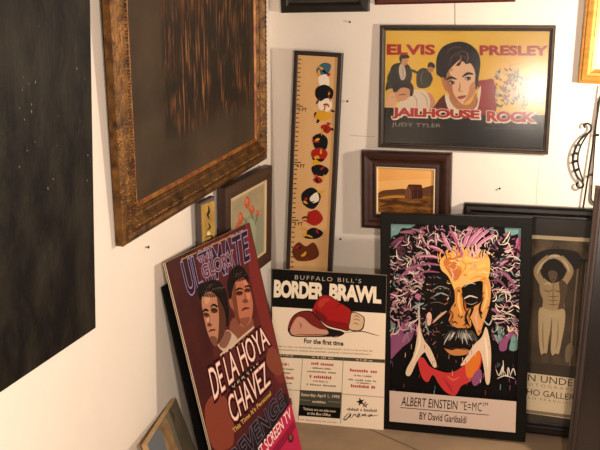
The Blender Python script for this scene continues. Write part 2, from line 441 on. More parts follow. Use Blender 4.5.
# ------------------------------------------------------------------ 2. barn landscape
def build_barn():
    t, w, h = thing('barn_landscape_painting', 'barn', 'small barn landscape at dusk in a wide dark brown frame on the back wall', 'painting')
    wood = mat('dark_mahogany', '2A140C', 0.42, hx2='3B1D11', scale=(4, 30, 30), bump=.15)
    f = .082
    obj('frame', moulding(w, h, [(0, .046), (0, .006), (.006, -.004), (.02, -.010), (.034, -.006), (.044, .004), (.056, .008), (.070, .004), (.078, .006), (.078, .046)]), wood, t)
    obj('inner_lip', moulding(w, h, [(.076, .02), (.076, .004), (.079, .002), (.084, .006), (.084, .02)]), mat('cream_lip', 'D9C39A', .5), t)
    backing(w, h, .045, t)
    P = Print([(361.5, 152), (452, 153), (449.5, 232.6), (360.5, 228)], w, h, .012, 0.5)
    P.clip = (.08, w - .08, .08, h - .08)
    P.poly([(360, 150), (455, 150), (455, 215), (360, 215)], mat('dusk_sky', 'D9964E', .6, hx2='E2AC66', scale=(3, 3, 9), spec=.12))
    P.poly([(376, 182), (434, 178), (434, 190), (376, 190)], 'E3B06A')
    P.blob([(378, 193.5), (383, 191), (392, 190), (402, 189), (412, 190), (422, 188), (429, 186), (434, 186), (434, 198), (378, 198)], '5A3A22')
    P.poly([(376, 195.5), (434, 194), (436, 214), (376, 214)], mat('field', '8A5A26', .6, hx2='3E2412', scale=(9, 9, 40), lo=.4, hi=.6, spec=.12))
    P.stroke([(378, 199), (395, 197), (415, 198)], 2.5, 'B57F38'); P.stroke([(379, 207), (398, 203), (418, 206)], 3, '4E2E16')
    P.poly([(404.5, 191.5), (408, 184.5), (421, 184.5), (422.5, 190), (419, 191.5)], '4A241A')
    P.poly([(404, 191), (408, 186.5), (411, 191.5), (411, 199), (404, 199)], '6A4230')
    P.poly([(411, 191), (422, 190), (422, 198), (411, 199)], '3A2018')
    for x in (406, 409, 413, 417): P.stroke([(x, 192), (x, 198)], .6, '8A5A3E')
    P.stroke([(411, 185), (412, 190)], .8, '9A5A44')
    P.build('painted_panel', t)

# ------------------------------------------------------------------ 3. tall growth chart
def build_chart():
    t, w, h = thing('growth_chart_board', 'chart', 'tall narrow cream growth chart with ruler ticks, leaning in the corner', 'growth chart')
    fm = mat('dark_brown_strip', '1C130E', 0.45, hx2='2A1C14', scale=(20, 20, 3))
    obj('frame', moulding(w, h, [(0, .03), (0, 0), (.002, -.002), (.017, -.002), (.02, 0), (.02, .03)]), fm, t)
    backing(w, h, .026, t)
    P = Print([(293.6, 51.6), (343, 52.2), (322.2, 413), (281.8, 406)], w, h, .006, .6)
    P.clip = (.018, w - .018, .018, h - .018)
    P.poly([(285, 45), (350, 45), (330, 420), (270, 420)], mat('cream_canvas', 'D5AC78', .7, hx2='CDA06A', scale=(6, 6, 3), lo=.3, hi=.7, bump=.2, bscale=(300, 300, 300), spec=.12))
    def left(y): return 297.6 + (y - 56) * (285.8 - 297.6) / 350.0
    y = 61.0; i = 0
    while y < 404:
        P.poly([(left(y), y - .5), (left(y) + (2.6 if i % 2 else 3.2), y - .5), (left(y) + (2.6 if i % 2 else 3.2), y + .5), (left(y), y + .5)], '2A1A10')
        y += 4.95; i += 1
    for k, yy in enumerate((113, 173, 232.5, 292, 351)):
        x = left(yy)
        P.poly([(x, yy - 1.0), (x + 6.4, yy - 1.0), (x + 6.4, yy), (x, yy)], '2A1A10')
        P.text('%d FT' % (5 - k), [(x + 2.2, yy + 1.0), (x + 10.5, yy + 1.2), (x + 10.5, yy + 5), (x + 2.2, yy + 4.8)], '3A2414', .02)
    # loose painted patches down the middle of the board
    def patch(pts, c): P.blob(pts, c)
    NV, WH, YL, RD, BR = '15151A', 'E4D8C4', 'D29A28', 'A02018', '5E2C18'
    patch([(316, 72), (323, 64), (331, 66), (328, 76), (320, 80)], '3C6070'); patch([(318, 80), (327, 77), (329, 88), (321, 92)], WH)
    patch([(316, 92), (325, 88), (333, 94), (331, 104), (321, 107), (315, 101)], NV)
    patch([(319, 106), (330, 103), (331, 114), (323, 119), (318, 113)], WH); patch([(315, 119), (322, 116), (331, 121), (326, 127), (317, 126)], YL)
    patch([(320, 134), (326, 131), (331, 136), (326, 141)], RD); patch([(312, 146), (320, 141), (327, 147), (325, 158), (315, 158)], NV)
    patch([(311, 160), (320, 156), (327, 162), (321, 171), (312, 168)], RD); patch([(313, 167), (318, 165), (319, 175), (313, 176)], YL)
    patch([(311, 177), (319, 174), (328, 179), (323, 186), (313, 184)], NV)
    patch([(312, 190), (318, 187), (322, 191), (317, 194)], RD); patch([(301, 205), (311, 198), (320, 207), (313, 220), (303, 216)], NV)
    patch([(309, 209), (316, 203), (318, 211), (312, 214)], WH)
    patch([(307, 225), (316, 221), (322, 230), (315, 237), (307, 234)], RD); patch([(303, 246), (312, 239), (322, 244), (316, 250), (305, 250)], NV)
    patch([(292, 262), (298, 254), (305, 258), (313, 254), (318, 266), (310, 272), (296, 272)], BR)
    rn = random.Random(9)
    for cx, cy in ((324, 72), (325, 98), (325, 112), (322, 122), (326, 136), (319, 150), (319, 164), (320, 180), (318, 190), (311, 208), (313, 229), (313, 246), (304, 263)):
        for k in range(4):
            x = cx + rn.uniform(-8, 6); y = cy + rn.uniform(-7, 7); a = rn.uniform(0, 6.28); l = rn.uniform(3, 8)
            P.stroke([(x, y), (x + l * .5 * math.cos(a) + rn.uniform(-1.5, 1.5), y + l * .5 * math.sin(a) + rn.uniform(-1.5, 1.5)), (x + l * math.cos(a), y + l * math.sin(a))], rn.uniform(1, 3), rn.choice((NV, NV, RD, YL, BR)))
    P.build('chart_panel', t)

# ------------------------------------------------------------------ 4. large gilt painting on the left wall
def build_gold():
    t, w, h = thing('gilt_framed_painting', 'gold', 'large dark brown abstract painting in an ornate wide gilt frame on the left wall', 'painting')
    prof = [(0, .036), (0, .008), (.008, 0), (.020, -.004), (.032, .002), (.040, -.006), (.050, -.014), (.064, -.015), (.072, -.008), (.084, .004), (.094, .006), (.100, .002), (.106, .006), (.112, .014), (.112, .036)]
    fr = obj('frame', moulding(w, h, prof), GOLD, t)
    # row of carved beads on the raised ridge
    bm = bmesh.new(); ins = .058; n = 0
    def bead(x, z):
        bmesh.ops.create_uvsphere(bm, u_segments=6, v_segments=4, radius=.0085, matrix=Matrix.Translation((x, -.0125, z)))
    d = .021
    k = int((w - 2 * ins) / d)
    for i in range(k + 1):
        x = ins + (w - 2 * ins) * i / k; bead(x, ins); bead(x, h - ins)
    k = int((h - 2 * ins) / d)
    for i in range(1, k):
        z = ins + (h - 2 * ins) * i / k; bead(ins, z); bead(w - ins, z)
    obj('beading', bm, GOLD, fr, True)
    obj('liner', moulding(w, h, [(.108, .03), (.108, .012), (.118, .010), (.126, .017), (.126, .03)]), GOLDRED, t)
    backing(w, h, .035, t)
    # canvas: brown-black field with vertically scraped russet streaks
    m = mat('scraped_canvas', '2B231B', .6, spec=.15, bump=.5, bscale=(30, 30, 10), bdist=.004)
    nt = m.node_tree; N = nt.nodes; L = nt.links; b = N['Principled BSDF']
    tc = N.new('ShaderNodeTexCoord')
    def nz(sc, det=5):
        mp = N.new('ShaderNodeMapping'); mp.inputs['Scale'].default_value = sc; x = N.new('ShaderNodeTexNoise'); x.inputs['Scale'].default_value = 1; x.inputs['Detail'].default_value = det
        L.new(tc.outputs['Object'], mp.inputs[0]); L.new(mp.outputs[0], x.inputs[0]); return x.outputs['Fac']
    def ramp(f, els):
        r = N.new('ShaderNodeValToRGB'); r.color_ramp.elements[0].position, r.color_ramp.elements[0].color = els[0][0], els[0][1]
        r.color_ramp.elements[1].position, r.color_ramp.elements[1].color = els[1][0], els[1][1]
        L.new(f, r.inputs[0]); return r.outputs[0]
    W1 = (1, 1, 1, 1); K0 = (0, 0, 0, 1)
    base = ramp(nz((2.5, 2.5, 3.5)), [(.35, rgb('30271C')), (.68, rgb('483A2C'))])
    streak = ramp(nz((70, 1, 5.5), 8), [(.50, K0), (.60, W1)])
    patch = ramp(nz((6.5, 1, 4.5), 5), [(.42, K0), (.56, W1)])
    sp = N.new('ShaderNodeSeparateXYZ'); L.new(tc.outputs['Object'], sp.inputs[0])
    def mth(op, a, c):
        n_ = N.new('ShaderNodeMath'); n_.operation = op; n_.use_clamp = True
        for i, v in enumerate((a, c)):
            if isinstance(v, (int, float)): n_.inputs[i].default_value = v
            else: L.new(v, n_.inputs[i])
        return n_.outputs[0]
    def edge(s, a, c):
        r = N.new('ShaderNodeMapRange'); r.interpolation_type = 'SMOOTHSTEP'
        r.inputs['From Min'].default_value = a; r.inputs['From Max'].default_value = c
        L.new(s, r.inputs['Value']); return r.outputs['Result']
    field = mth('MULTIPLY', mth('MULTIPLY', edge(sp.outputs[0], .34, .40), edge(sp.outputs[0], 1.30, 1.20)), mth('MULTIPLY', edge(sp.outputs[2], .26, .36), edge(sp.outputs[2], .88, .74)))
    dark = mth('MULTIPLY', field, .78)
    m1 = N.new('ShaderNodeMix'); m1.data_type = 'RGBA'; L.new(dark, m1.inputs[0]); L.new(base, m1.inputs[6]); m1.inputs[7].default_value = rgb('1A150F')
    k = mth('MULTIPLY', mth('MULTIPLY', streak, patch), field)
    k = mth('MULTIPLY', k, .8)
    m2 = N.new('ShaderNodeMix'); m2.data_type = 'RGBA'; L.new(k, m2.inputs[0]); L.new(m1.outputs[2], m2.inputs[6])
    rc = ramp(nz((20, 1, 6)), [(.4, rgb('6A3C26')), (.65, rgb('9A6C44'))]); L.new(rc, m2.inputs[7])
    L.new(m2.outputs[2], b.inputs['Base Color'])
    box('canvas', .118, w - .118, .017, .028, .118, h - .118, m, t)

# ------------------------------------------------------------------ 5. black canvas on the left wall
def build_black():
    t, w, h = thing('black_canvas_painting', 'black', 'very large unframed near-black textured canvas on the left wall, nearest the camera', 'painting')
    m = mat('black_impasto', '0A0909', .55, hx2='29251D', scale=(9, 9, 4), lo=.40, hi=.70, bump=.7, bscale=(34, 34, 16), bdist=.008, spec=.14)
    box('stretcher', .012, w - .012, .012, .0498, .0, h - .012, mat('stretcher_pine', '5A432C', .7), t)
    bm = bmesh.new(); add_box(bm, 0, w, 0, .03, 0, h, .003)
    obj('canvas', bm, m, t)
    box('hanging_batten', .25, w - .25, .048, .1185, 1.12, 1.17, mat('stretcher_pine', '5A432C', .7), t)
    # flecks of thick light paint
    bm = bmesh.new(); rn = random.Random(11)
    for i in range(24):
        x = rn.uniform(.62, .97); z = rn.uniform(.30, 1.02) ** 1 ; s = rn.uniform(.0008, .0020)
        z = .45 + abs(rn.gauss(.28, .16))
        if z > h - .02: continue
        bmesh.ops.create_icosphere(bm, subdivisions=1, radius=s, matrix=Matrix.Translation((x, -.0005, z)) @ Matrix.Diagonal((1, .6, rn.uniform(1, 3), 1)))
    o = obj('paint_flecks', bm, mat('grey_fleck', '6E685A', .5), t); o['kind'] = 'stuff'

# ------------------------------------------------------------------ 6. flower still life and its small neighbour
def build_flower():
    t, w, h = thing('flower_painting', 'flower', 'brown-framed painting of red flowers in a green vase, on the left wall', 'painting')
    wood = mat('brown_walnut', '33211A', .45, hx2='422C1C', scale=(30, 30, 5), bump=.15)
    obj('frame', moulding(w, h, [(0, .040), (0, .004), (.008, -.004), (.03, -.008), (.05, -.002), (.062, .006), (.062, .040)]), wood, t)
    obj('liner', moulding(w, h, [(.060, .03), (.060, .006), (.064, .003), (.074, .006), (.074, .03)]), mat('pale_liner', 'CDB48C', .6), t)
    backing(w, h, .039, t)
    bg = mat('olive_ground', 'A89A78', .6, hx2='928668', scale=(7, 7, 7), bump=.3, bscale=(60, 60, 60))
    box('canvas', .066, w - .066, .012, .026, .066, h - .066, bg, t)
    P = Print([(226.2, 186.3), (272.1, 163.1), (271.0, 260.8), (226.5, 295.6)], w, h, .0118, .6)
    P.clip = (.075, w - .075, .075, h - .075)
    P.blob([(246, 222), (252, 214), (260, 213), (266, 220), (267, 240), (262, 262), (250, 262), (246, 240)], '8C9078')
    P.blob([(248, 226), (256, 218), (258, 240), (252, 256)], '9CA086')
    P.stroke([(250, 205), (254, 214), (256, 220)], 1.4, '5E6A40'); P.stroke([(260, 212), (259, 218), (257, 224)], 1.4, '5E6A40'); P.stroke([(243, 214), (248, 220), (250, 228)], 1.4, '5E6A40')
    for x, y, rx, ry in ((249.5, 201, 2.7, 6.5), (254.5, 208.5, 2.4, 4.6), (243, 217, 2.4, 6.5), (259.5, 212.5, 1.6, 3.8), (240, 225, 2, 4)):
        P.oval(x, y, rx, ry, 'B4553A'); P.oval(x - .5, y - 1.2, rx * .55, ry * .5, 'C87452')
    P.stroke([(236, 240), (242, 232), (246, 236)], 3, '8E4A30')
    P.build('painted_flowers', t)

def build_small():
    t, w, h = thing('small_canvas', 'small', 'small narrow mustard canvas with black marks, beside the flower painting on the left wall', 'painting')
    side = mat('dull_plum_edge', '4A3C38', .6)
    m = mat('mustard_ground', 'C09A3A', .6, hx2='927438', scale=(14, 14, 9), lo=.35, hi=.65)
    bm = bmesh.new(); add_box(bm, 0, w, 0, .022, 0, h, .002)
    obj('canvas', bm, side, t)
    P = Print([(200.5, 203.3), (214.5, 195.8), (216.5, 279.5), (203.0, 289.7)], w, h, -.0006, .6)
    P.clip = (.004, w - .004, .004, h - .004)
    P.poly([(198, 190), (220, 190), (220, 295), (198, 295)], m)
    P.poly([(198, 195), (220, 185), (220, 197.5), (198, 207)], '6A5A58')
    K = '1C150E'
    P.stroke([(208, 206), (209, 211), (207.5, 215), (209.5, 219)], 2.2, K); P.stroke([(206.5, 214), (210, 212.5)], 1.2, K)
    P.stroke([(208, 223), (210, 227), (207, 230)], 1.6, K); P.oval(208.6, 233.5, 1.8, 2.2, 'D8CDB0')
    P.stroke([(205, 238), (208, 236), (212, 236), (210, 240), (205, 241)], 1.5, K); P.stroke([(206, 250), (211, 258), (207, 268)], 2, K)
    P.build('painted_face', t)

# ------------------------------------------------------------------ 7. frames cut by the top and right edges of the view
def build_top():
    t, w, h = thing('black_framed_picture', 'topblack', 'black-framed dark picture at the top of the back wall, nearest the corner', 'picture')
    obj('frame', moulding(w, h, [(0, .038), (0, 0), (.004, -.006), (.03, -.008), (.04, -.002), (.044, .006), (.044, .038)]), mat('black_green_lacquer', '14140F', .35, hx2='1E1C15', scale=(12, 12, 12)), t)
    backing(w, h, .037, t)
    box('painted_panel', .042, w - .042, .010, .02, .042, h - .042, mat('dark_green_paint', '20221A', .5, hx2='332B1E', scale=(8, 8, 8)), t)
    t, w, h = thing('red_brown_framed_picture', 'topred', 'red-brown wooden picture frame at the top of the back wall, above the yellow film poster', 'picture')
    obj('frame', moulding(w, h, [(0, .033), (0, 0), (.004, -.004), (.010, -.010), (.032, -.012), (.044, -.004), (.05, .004), (.05, .033)]), mat('red_mahogany', '5A2214', .35, hx2='451A10', scale=(4, 30, 30)), t)
    backing(w, h, .032, t)
    box('painted_panel', .048, w - .048, .010, .02, .048, h - .048, mat('brown_paint', '6A4A30', .6, hx2='47321F', scale=(6, 6, 6)), t)

def build_goldr():
    t, w, h = thing('bright_gold_framed_picture', 'goldr', 'bright gold stepped picture frame with cream liner at the upper right of the back wall', 'picture')
    g = mat('bright_gold', 'C08A3C', .42, .35, hx2='9A6A28', scale=(6, 40, 40), lo=.4, hi=.7)
    obj('frame', moulding(w, h, [(0, .034), (0, .004), (.004, -.002), (.012, -.004), (.016, -.010), (.034, -.014), (.038, -.008), (.050, -.006), (.054, -.002), (.066, .002), (.066, .034)]), g, t)
    obj('liner', moulding(w, h, [(.064, .03), (.064, .004), (.070, .003), (.086, .010), (.086, .03)]), mat('cream_linen', 'DCCBA4', .7), t)
    backing(w, h, .033, t)
    box('painted_panel', .08, w - .08, .014, .024, .08, h - .08, mat('meadow_paint', 'A8A070', .6, hx2='5E7A4A', scale=(8, 8, 8)), t)

# ------------------------------------------------------------------ 8. portrait print in black frame (paint splashes)
EINQ = [(377.5, 212.5), (534.2, 219), (523.7, 441.7), (383.3, 429)]
def build_portrait():
    t, w, h = thing('splatter_portrait_print', 'ein', 'black-framed portrait print of splashed pink, orange and cream paint, standing on the floor', 'poster')
    obj('frame', moulding(w, h, [(0, .035), (0, .001), (.002, 0), (.046, 0), (.049, .002), (.049, .035)]), BLACKFRAME, t)
    backing(w, h, .034, t)
    P = Print(EINQ, w, h, .012, .5)
    P.clip = (.047, w - .047, .047, h - .047)
    P.poly([(370, 205), (540, 205), (540, 450), (370, 445)], '0E0B0A')
    rn = random.Random(21)
    TEAL, MAU, PINK, CR, ORG, YEL = '6E9490', '8A4E74', 'B45C84', 'DCC2A4', 'C8743A', 'E6B664'
    # teal corners and colour patches
    P.blob([(386, 222), (414, 223), (408, 229), (400, 229), (396, 235), (390, 238), (386, 248)], TEAL)
    P.poly([(505, 228), (523, 228), (523, 243), (519.5, 243), (519, 236), (512, 238), (506, 235)], TEAL)
    P.blob([(515, 247), (519, 240), (522.5, 246), (522, 274), (518, 274), (513, 264), (512, 254)], PINK)
    P.blob([(383, 330), (388, 324), (395, 328), (402, 323), (398, 336), (390, 346), (384, 352)], TEAL)
    P.blob([(385, 342), (391, 335), (398, 336), (402, 326), (409, 323), (415, 329), (412, 343), (404, 350), (397, 357), (391, 363), (384, 360)], MAU)
    P.blob([(383, 352), (388, 358), (392, 366), (387, 372), (383, 368)], TEAL)
    P.blob([(494, 334), (498, 327), (504, 330), (504, 341), (499, 346), (494, 342)], TEAL)
    P.blob([(511, 326), (515, 322), (518, 327), (518, 352), (509, 354), (511, 342)], TEAL)
    P.blob([(499, 348), (504, 339), (510, 331), (516, 330), (514, 338), (508, 346), (506, 354), (500, 355)], MAU)
    # hair: strokes sweeping away from the brow
    def sweep(a0, a1, n, r0, r1, wid, cols, cx=458, cy=283, curl=.35, sx=1.0, sy=1.0):
        for i in range(n):
            a = rn.uniform(a0, a1); ra = r0 * rn.uniform(.8, 1.35); rb = min(r1 * rn.uniform(.55, 1.0), r1); c = rn.uniform(-curl, curl)
            pts = []
            for k in range(4):
                tt = k / 3; r = ra + (rb - ra) * tt; aa = a + c * tt * tt
                pts.append((cx + math.cos(aa) * r * sx, cy - math.sin(aa) * r * sy))
            P.stroke(pts, rn.uniform(*wid), rn.choice(cols))
    hair = ('7A3E5C', '8E4A6C', 'A86484', '5E3048', '96647A', 'B888A0')
    def dash(n, wid, ln, cols, r0=.40, r1=1.0, wob=.8):
        for i in range(n):
            a = rn.uniform(-.85, math.pi + .75); q = rn.uniform(r0, r1)
            x = 456 + 72 * q * math.cos(a); y = 296 - 74 * q * math.sin(a)
            if abs(x - 461) < 30 and 254 < y < 350: continue
            if y > 336: continue
            d = a + rn.uniform(-wob, wob); l = rn.uniform(*ln); c = rn.uniform(-.8, .8)
            P.stroke([(x, y), (x + math.cos(d) * l * .5, y - math.sin(d) * l * .5), (x + math.cos(d + c) * l, y - math.sin(d + c) * l)], rn.uniform(*wid), rn.choice(cols))
    dash(150, (2.6, 5.5), (10, 22), ('6A4050', '80505F', '8E5A70', '543442', '9A6678', '382228'))
    dash(130, (1.2, 3.4), (8, 20), ('A8707F', 'B88494', '8E5A6C', 'C098A0', '6E8486', 'A07884'))
    dash(230, (1.0, 3.6), (7, 18), ('0E0B0A', '120D0C'), wob=1.3)
    dash(150, (.7, 1.7), (6, 16), ('C890A8', 'D8B0B0', 'DCC8B4', 'B87494', '9AA8A4', 'E4D4C0'), wob=1.1)
    dash(150, (.8, 2.2), (5, 13), ('0E0B0A',), wob=1.6)
    dash(90, (.5, 1.0), (4, 11), ('E4D4C0', 'DCC2A4', 'D8B0B0'), wob=1.6)
    dash(70, (.6, 1.3), (6, 14), ('E8DCCC', 'E4D4C0', 'E0BCC0'), wob=1.0)
    # fan of bright pink strokes above the brow
    for a, b, c in (((466, 252), (472, 240), (482, 229)), ((469, 252), (477, 241), (488, 231)), ((463, 251), (466, 240), (470, 230)), ((458, 252), (456, 242), (450, 231)),
                    ((452, 254), (446, 245), (441, 233)), ((446, 257), (436, 250), (424, 246)), ((444, 262), (430, 258), (414, 258)), ((473, 252), (483, 243), (494, 236))):
        P.stroke([a, b, c], 3.4, rn.choice((PINK, 'A85C84', 'C47C9C'))); P.stroke([(a[0] + 1, a[1] + 1), (b[0] + 2, b[1]), (c[0] + 2, c[1] + 1)], 1.0, 'E2B4BC')
    P.stroke([(443, 268), (425, 266), (408, 272), (396, 284)], 3, '9A5A7C'); P.stroke([(440, 275), (424, 274), (410, 283)], 2.2, '8E5070')
    P.stroke([(490, 276), (502, 275), (512, 284), (516, 294)], 3, '8E5A74'); P.stroke([(490, 284), (500, 284), (508, 294)], 2.4, '7A4A64')
    # face: dark left side, light right side
    P.blob([(424, 284), (436, 276), (452, 274), (460, 284), (458, 322), (476, 340), (470, 362), (448, 366), (434, 356), (424, 338), (420, 310)], '120D0B')
    P.blob([(440, 262), (450, 254), (462, 251), (474, 250), (484, 254), (490, 262), (490, 275), (487, 283), (478, 284), (470, 287), (462, 291), (457, 300), (454, 292), (448, 279), (441, 272)], YEL)
    P.blob([(443, 264), (452, 258), (460, 259), (456, 268), (462, 274), (455, 284), (449, 276)], ORG)
    for q in ([(462, 256), (470, 262), (480, 262)], [(464, 268), (474, 270), (486, 267)], [(466, 278), (474, 274), (484, 276)]):
        P.stroke(q, 2.6, 'F2C46C')
    for q in ([(460, 262), (466, 268), (462, 276)], [(472, 256), (478, 259), (486, 258)], [(470, 283), (478, 279), (486, 281)]):
        P.stroke(q, 1.3, 'D88C34')
    P.stroke([(452, 262), (458, 266), (455, 272)], 1.6, 'F0D0B0'); P.stroke([(450, 272), (453, 277), (452, 283)], 1.4, 'E8C0B8')
    P.blob([(484, 281), (490, 284), (491, 298), (489, 311), (484, 326), (479, 339), (475, 331), (471, 322), (466, 313), (474, 310), (482, 302), (483, 292)], 'D69A58')
    P.stroke([(486, 288), (487, 300), (483, 314)], 2.2, 'F0BC6A'); P.stroke([(478, 314), (476, 322), (478, 332)], 2.4, 'D8A890')
    P.blob([(455, 292), (461, 290), (463, 302), (464, 312), (470, 322), (471, 330), (463, 332), (455, 330), (449, 324), (451, 312), (455, 304)], 'CE8A48')
    P.stroke([(459, 294), (459, 306), (462, 318)], 3, 'F0B65E'); P.stroke([(452, 327), (455, 325), (458, 327.5)], 1.6, '4A2410'); P.stroke([(463, 329), (467, 327), (470, 329)], 1.5, '4A2410'); P.stroke([(450, 313), (453, 318), (450, 325)], 2.0, '8A4A20'); P.stroke([(465, 300), (466, 312), (471, 320)], 1.8, 'A85A24')
    for i in range(70):
        x = rn.uniform(422, 455); y = rn.uniform(280, 346); a = rn.uniform(0, 6.28); l = rn.uniform(2, 6)
        P.stroke([(x, y), (x + l * .5 * math.cos(a) + rn.uniform(-1, 1), y + l * .5 * math.sin(a)), (x + l * math.cos(a), y + l * math.sin(a))], rn.uniform(.5, 1.3),
                 rn.choice(('5A6464', '7E6A5E', '3A2A26', '8A9690', '9A5A3A', '0E0B0A', '6A3450')))
    for i in range(60):
        x = rn.uniform(444, 488); y = rn.uniform(252, 286); a = rn.uniform(-.6, .9); l = rn.uniform(3, 8)
        P.stroke([(x, y), (x + l * .5 * math.cos(a), y + l * .5 * math.sin(a) + rn.uniform(-1, 1)), (x + l * math.cos(a), y + l * math.sin(a))], rn.uniform(.8, 2.2),
                 rn.choice(('F2C46C', 'E8AC4C', 'D88C34', 'F0D090', 'DE9A58', 'E4A878')))
    for i in range(36):
        x = rn.uniform(438, 492); y = 252 + rn.uniform(-4, 4) + abs(x - 466) * .18
        P.stroke([(x, y + 4), (x + rn.uniform(-2, 2), y), (x + rn.uniform(-4, 4), y - 6)], rn.uniform(.8, 2.2), rn.choice(('0E0B0A', 'B45C84', 'E8AC4C', 'E2B4BC', '0E0B0A')))
    for q in ([(470, 311), (466, 320), (470, 330)], [(448, 304), (450, 316), (447, 326)], [(484, 300), (480, 312), (482, 322)], [(462, 291), (467, 288), (474, 289)]):
        P.stroke(q, 2.0, '140D0A')
    # eyes and brows
    P.blob([(462, 297), (468, 291), (477, 291), (483, 296), (481, 305), (474, 309), (467, 306)], '140D0A')
    P.stroke([(464, 302), (470, 299), (478, 301)], 1.8, 'CFC4B4'); P.oval(471, 301.4, 1.8, 1.8, '0E0B0A'); P.stroke([(463, 293), (472, 288.5), (482, 291)], 3, '0E0B0A')
    P.stroke([(466, 306), (472, 307.5), (478, 305)], .8, '9A8E80'); P.stroke([(464, 290), (470, 286), (476, 287)], .9, 'C8BCA8')
    P.stroke([(434, 299), (441, 296), (449, 299)], 1.5, '9AA29C'); P.oval(441, 298, 1.7, 1.7, '0E0B0A'); P.stroke([(432, 293), (440, 289), (450, 292)], .9, '8A8E88')
    P.stroke([(474, 309), (472, 315), (470, 320)], 2.2, '120C0A'); P.stroke([(430, 306), (438, 305), (446, 308)], .7, '7E6A5E')
    for i in range(40):
        x = rn.uniform(448, 490); y = rn.uniform(290, 334); a = rn.uniform(.9, 2.2); l = rn.uniform(2, 6)
        if 463 < x < 484 and y < 308: continue
        P.stroke([(x, y), (x + l * .5 * math.cos(a) + rn.uniform(-1, 1), y + l * .5 * math.sin(a)), (x + l * math.cos(a), y + l * math.sin(a))], rn.uniform(.6, 1.6),
                 rn.choice(('140D0A', '140D0A', 'F0C884', 'B4683A', 'E0B08C', '7A4020')))
    # left cheek highlights
    P.blob([(427, 318), (430, 315), (432, 319), (431, 327), (428, 328)], 'E2B89C'); P.stroke([(433, 326), (440, 319), (447, 314)], 2.6, 'CFA68C'); P.stroke([(426, 322), (427, 330), (430, 336)], 1.5, '7C9A92')
    P.oval(418, 299, 3.2, 2.8, 'B4688A'); P.stroke([(412, 311), (418, 308), (424, 306)], 2.6, '8C9CA0'); P.stroke([(419, 307), (419, 318), (420, 326)], 2.2, 'B8B4AC')
    # moustache, mouth, chin
    P.blob([(444, 342), (450, 333), (460, 331), (472, 333), (477, 343), (474, 350), (460, 345), (448, 350)], '15110E')
    for i in range(70):
        d = rn.uniform(-15, 15); y0 = 332.5 + abs(d) * .12 + rn.uniform(-1, 3); k = rn.uniform(5, 11)
        P.stroke([(461 + d * .75, y0), (461 + d * .95, y0 + k * .5), (461 + d * 1.2, y0 + k + abs(d) * .12)], rn.uniform(.5, 1.2), rn.choice(('8E8A82', 'B8B2A6', '4A443E', 'CFC8BC', '15110E', '15110E', '6A645C')))
    P.blob([(445, 351), (452, 353), (459, 351), (467, 352), (471, 355), (463, 358), (452, 357.5)], 'C07E48')
    P.stroke([(446, 352), (457, 351), (468, 353)], 1.2, '4A1E12'); P.blob([(436, 360), (450, 362), (466, 358), (462, 370), (450, 374), (440, 370)], '0C0A09')
    # collar and scarf
    P.blob([(419, 363), (424, 360), (430, 368), (437, 372), (448, 375), (457, 373), (466, 366), (474, 356), (479, 352), (482, 362), (478, 376), (470, 384), (462, 388), (456, 397), (447, 394), (440, 386), (434, 377), (429, 384), (423, 379)], 'C23838')
    P.blob([(466, 366), (473, 358), (478, 353), (481, 362), (476, 376), (468, 380)], 'D8742A'); P.blob([(476, 374), (481, 372), (482, 382), (475, 388), (472, 382)], MAU)
    P.stroke([(448, 378), (454, 382), (460, 379)], 2.2, 'D85A48'); P.stroke([(444, 380), (450, 388), (453, 394)], 2, 'A02A30')
    P.blob([(419.5, 322), (421, 332), (425, 343), (431, 351), (436, 362), (437.5, 369), (434, 369), (428, 359), (425, 355), (418, 364), (412, 377), (407.5, 377), (408, 371), (414, 359), (417, 345)], CR)
    P.stroke([(420, 334), (420, 348), (414, 364)], 2, 'EADAC4')
    P.blob([(486, 330), (489, 338), (491, 352), (491, 368), (489.5, 385), (486, 385), (484, 370), (480, 354), (474, 358), (467, 366), (461, 368), (467, 359), (474, 348), (482, 340)], CR)
    P.stroke([(485, 340), (487, 354), (488, 370)], 2, 'EADAC4'); P.stroke([(483, 322), (489, 328), (493, 321)], 1.6, 'B8B4AC')
    # signature scrawl, drips
    for q in ([(496, 372), (499, 378), (503, 368), (503, 378)], [(503, 372), (507, 379), (508, 370), (510, 378)], [(510, 378), (513, 371), (515, 378)], [(497, 381), (505, 378), (514, 381)], [(503, 363), (503, 370), (501, 378)]):
        P.stroke(q, 1.1, 'D8D0C0')
    for i in range(46):
        x = rn.uniform(388, 520); y = rn.uniform(345, 400); P.stroke([(x, y), (x + rn.uniform(-.4, .4), y + rn.uniform(1.5, 6))], rn.uniform(.3, .7), rn.choice((TEAL, CR, MAU, '7A3A30')), taper=False)
    for i in range(240):
        x = rn.uniform(389, 519); y = rn.uniform(228, 345)
        if 438 < x < 492 and 250 < y < 350: continue
        a = rn.uniform(0, 6.28); l = rn.uniform(1.2, 4.0)
        P.stroke([(x, y), (x + l * .5 * math.cos(a) + rn.uniform(-.8, .8), y + l * .5 * math.sin(a) + rn.uniform(-.8, .8)), (x + l * math.cos(a), y + l * math.sin(a))], rn.uniform(.5, 1.1),
                 rn.choice((CR, 'C89AA0', 'A86484', '9AA09C', 'D8B0B0', '8E4A6C', '0E0B0A')))
    # caption strip
    P.poly([(383, 391.3), (514.5, 403), (514.5, 450), (370, 450)], 'A08878') if False else None
    P.poly([(380, 391.0), (525, 403.4), (525, 450), (375, 450)], 'CDB8A8')
    P.text('ALBERT EINSTEIN', [(404, 397.6), (458.5, 401.9), (458.0, 410.4), (403.2, 406.4)], '1E1612', .008)
    P.text('"', [(461.4, 402.2), (464.2, 402.4), (464.1, 404.9), (461.3, 404.7)], '1E1612', .0); P.text('E=MC', [(465.0, 402.5), (482.2, 403.9), (481.8, 412.2), (464.6, 410.9)], '1E1612', .0, None, 1.12)
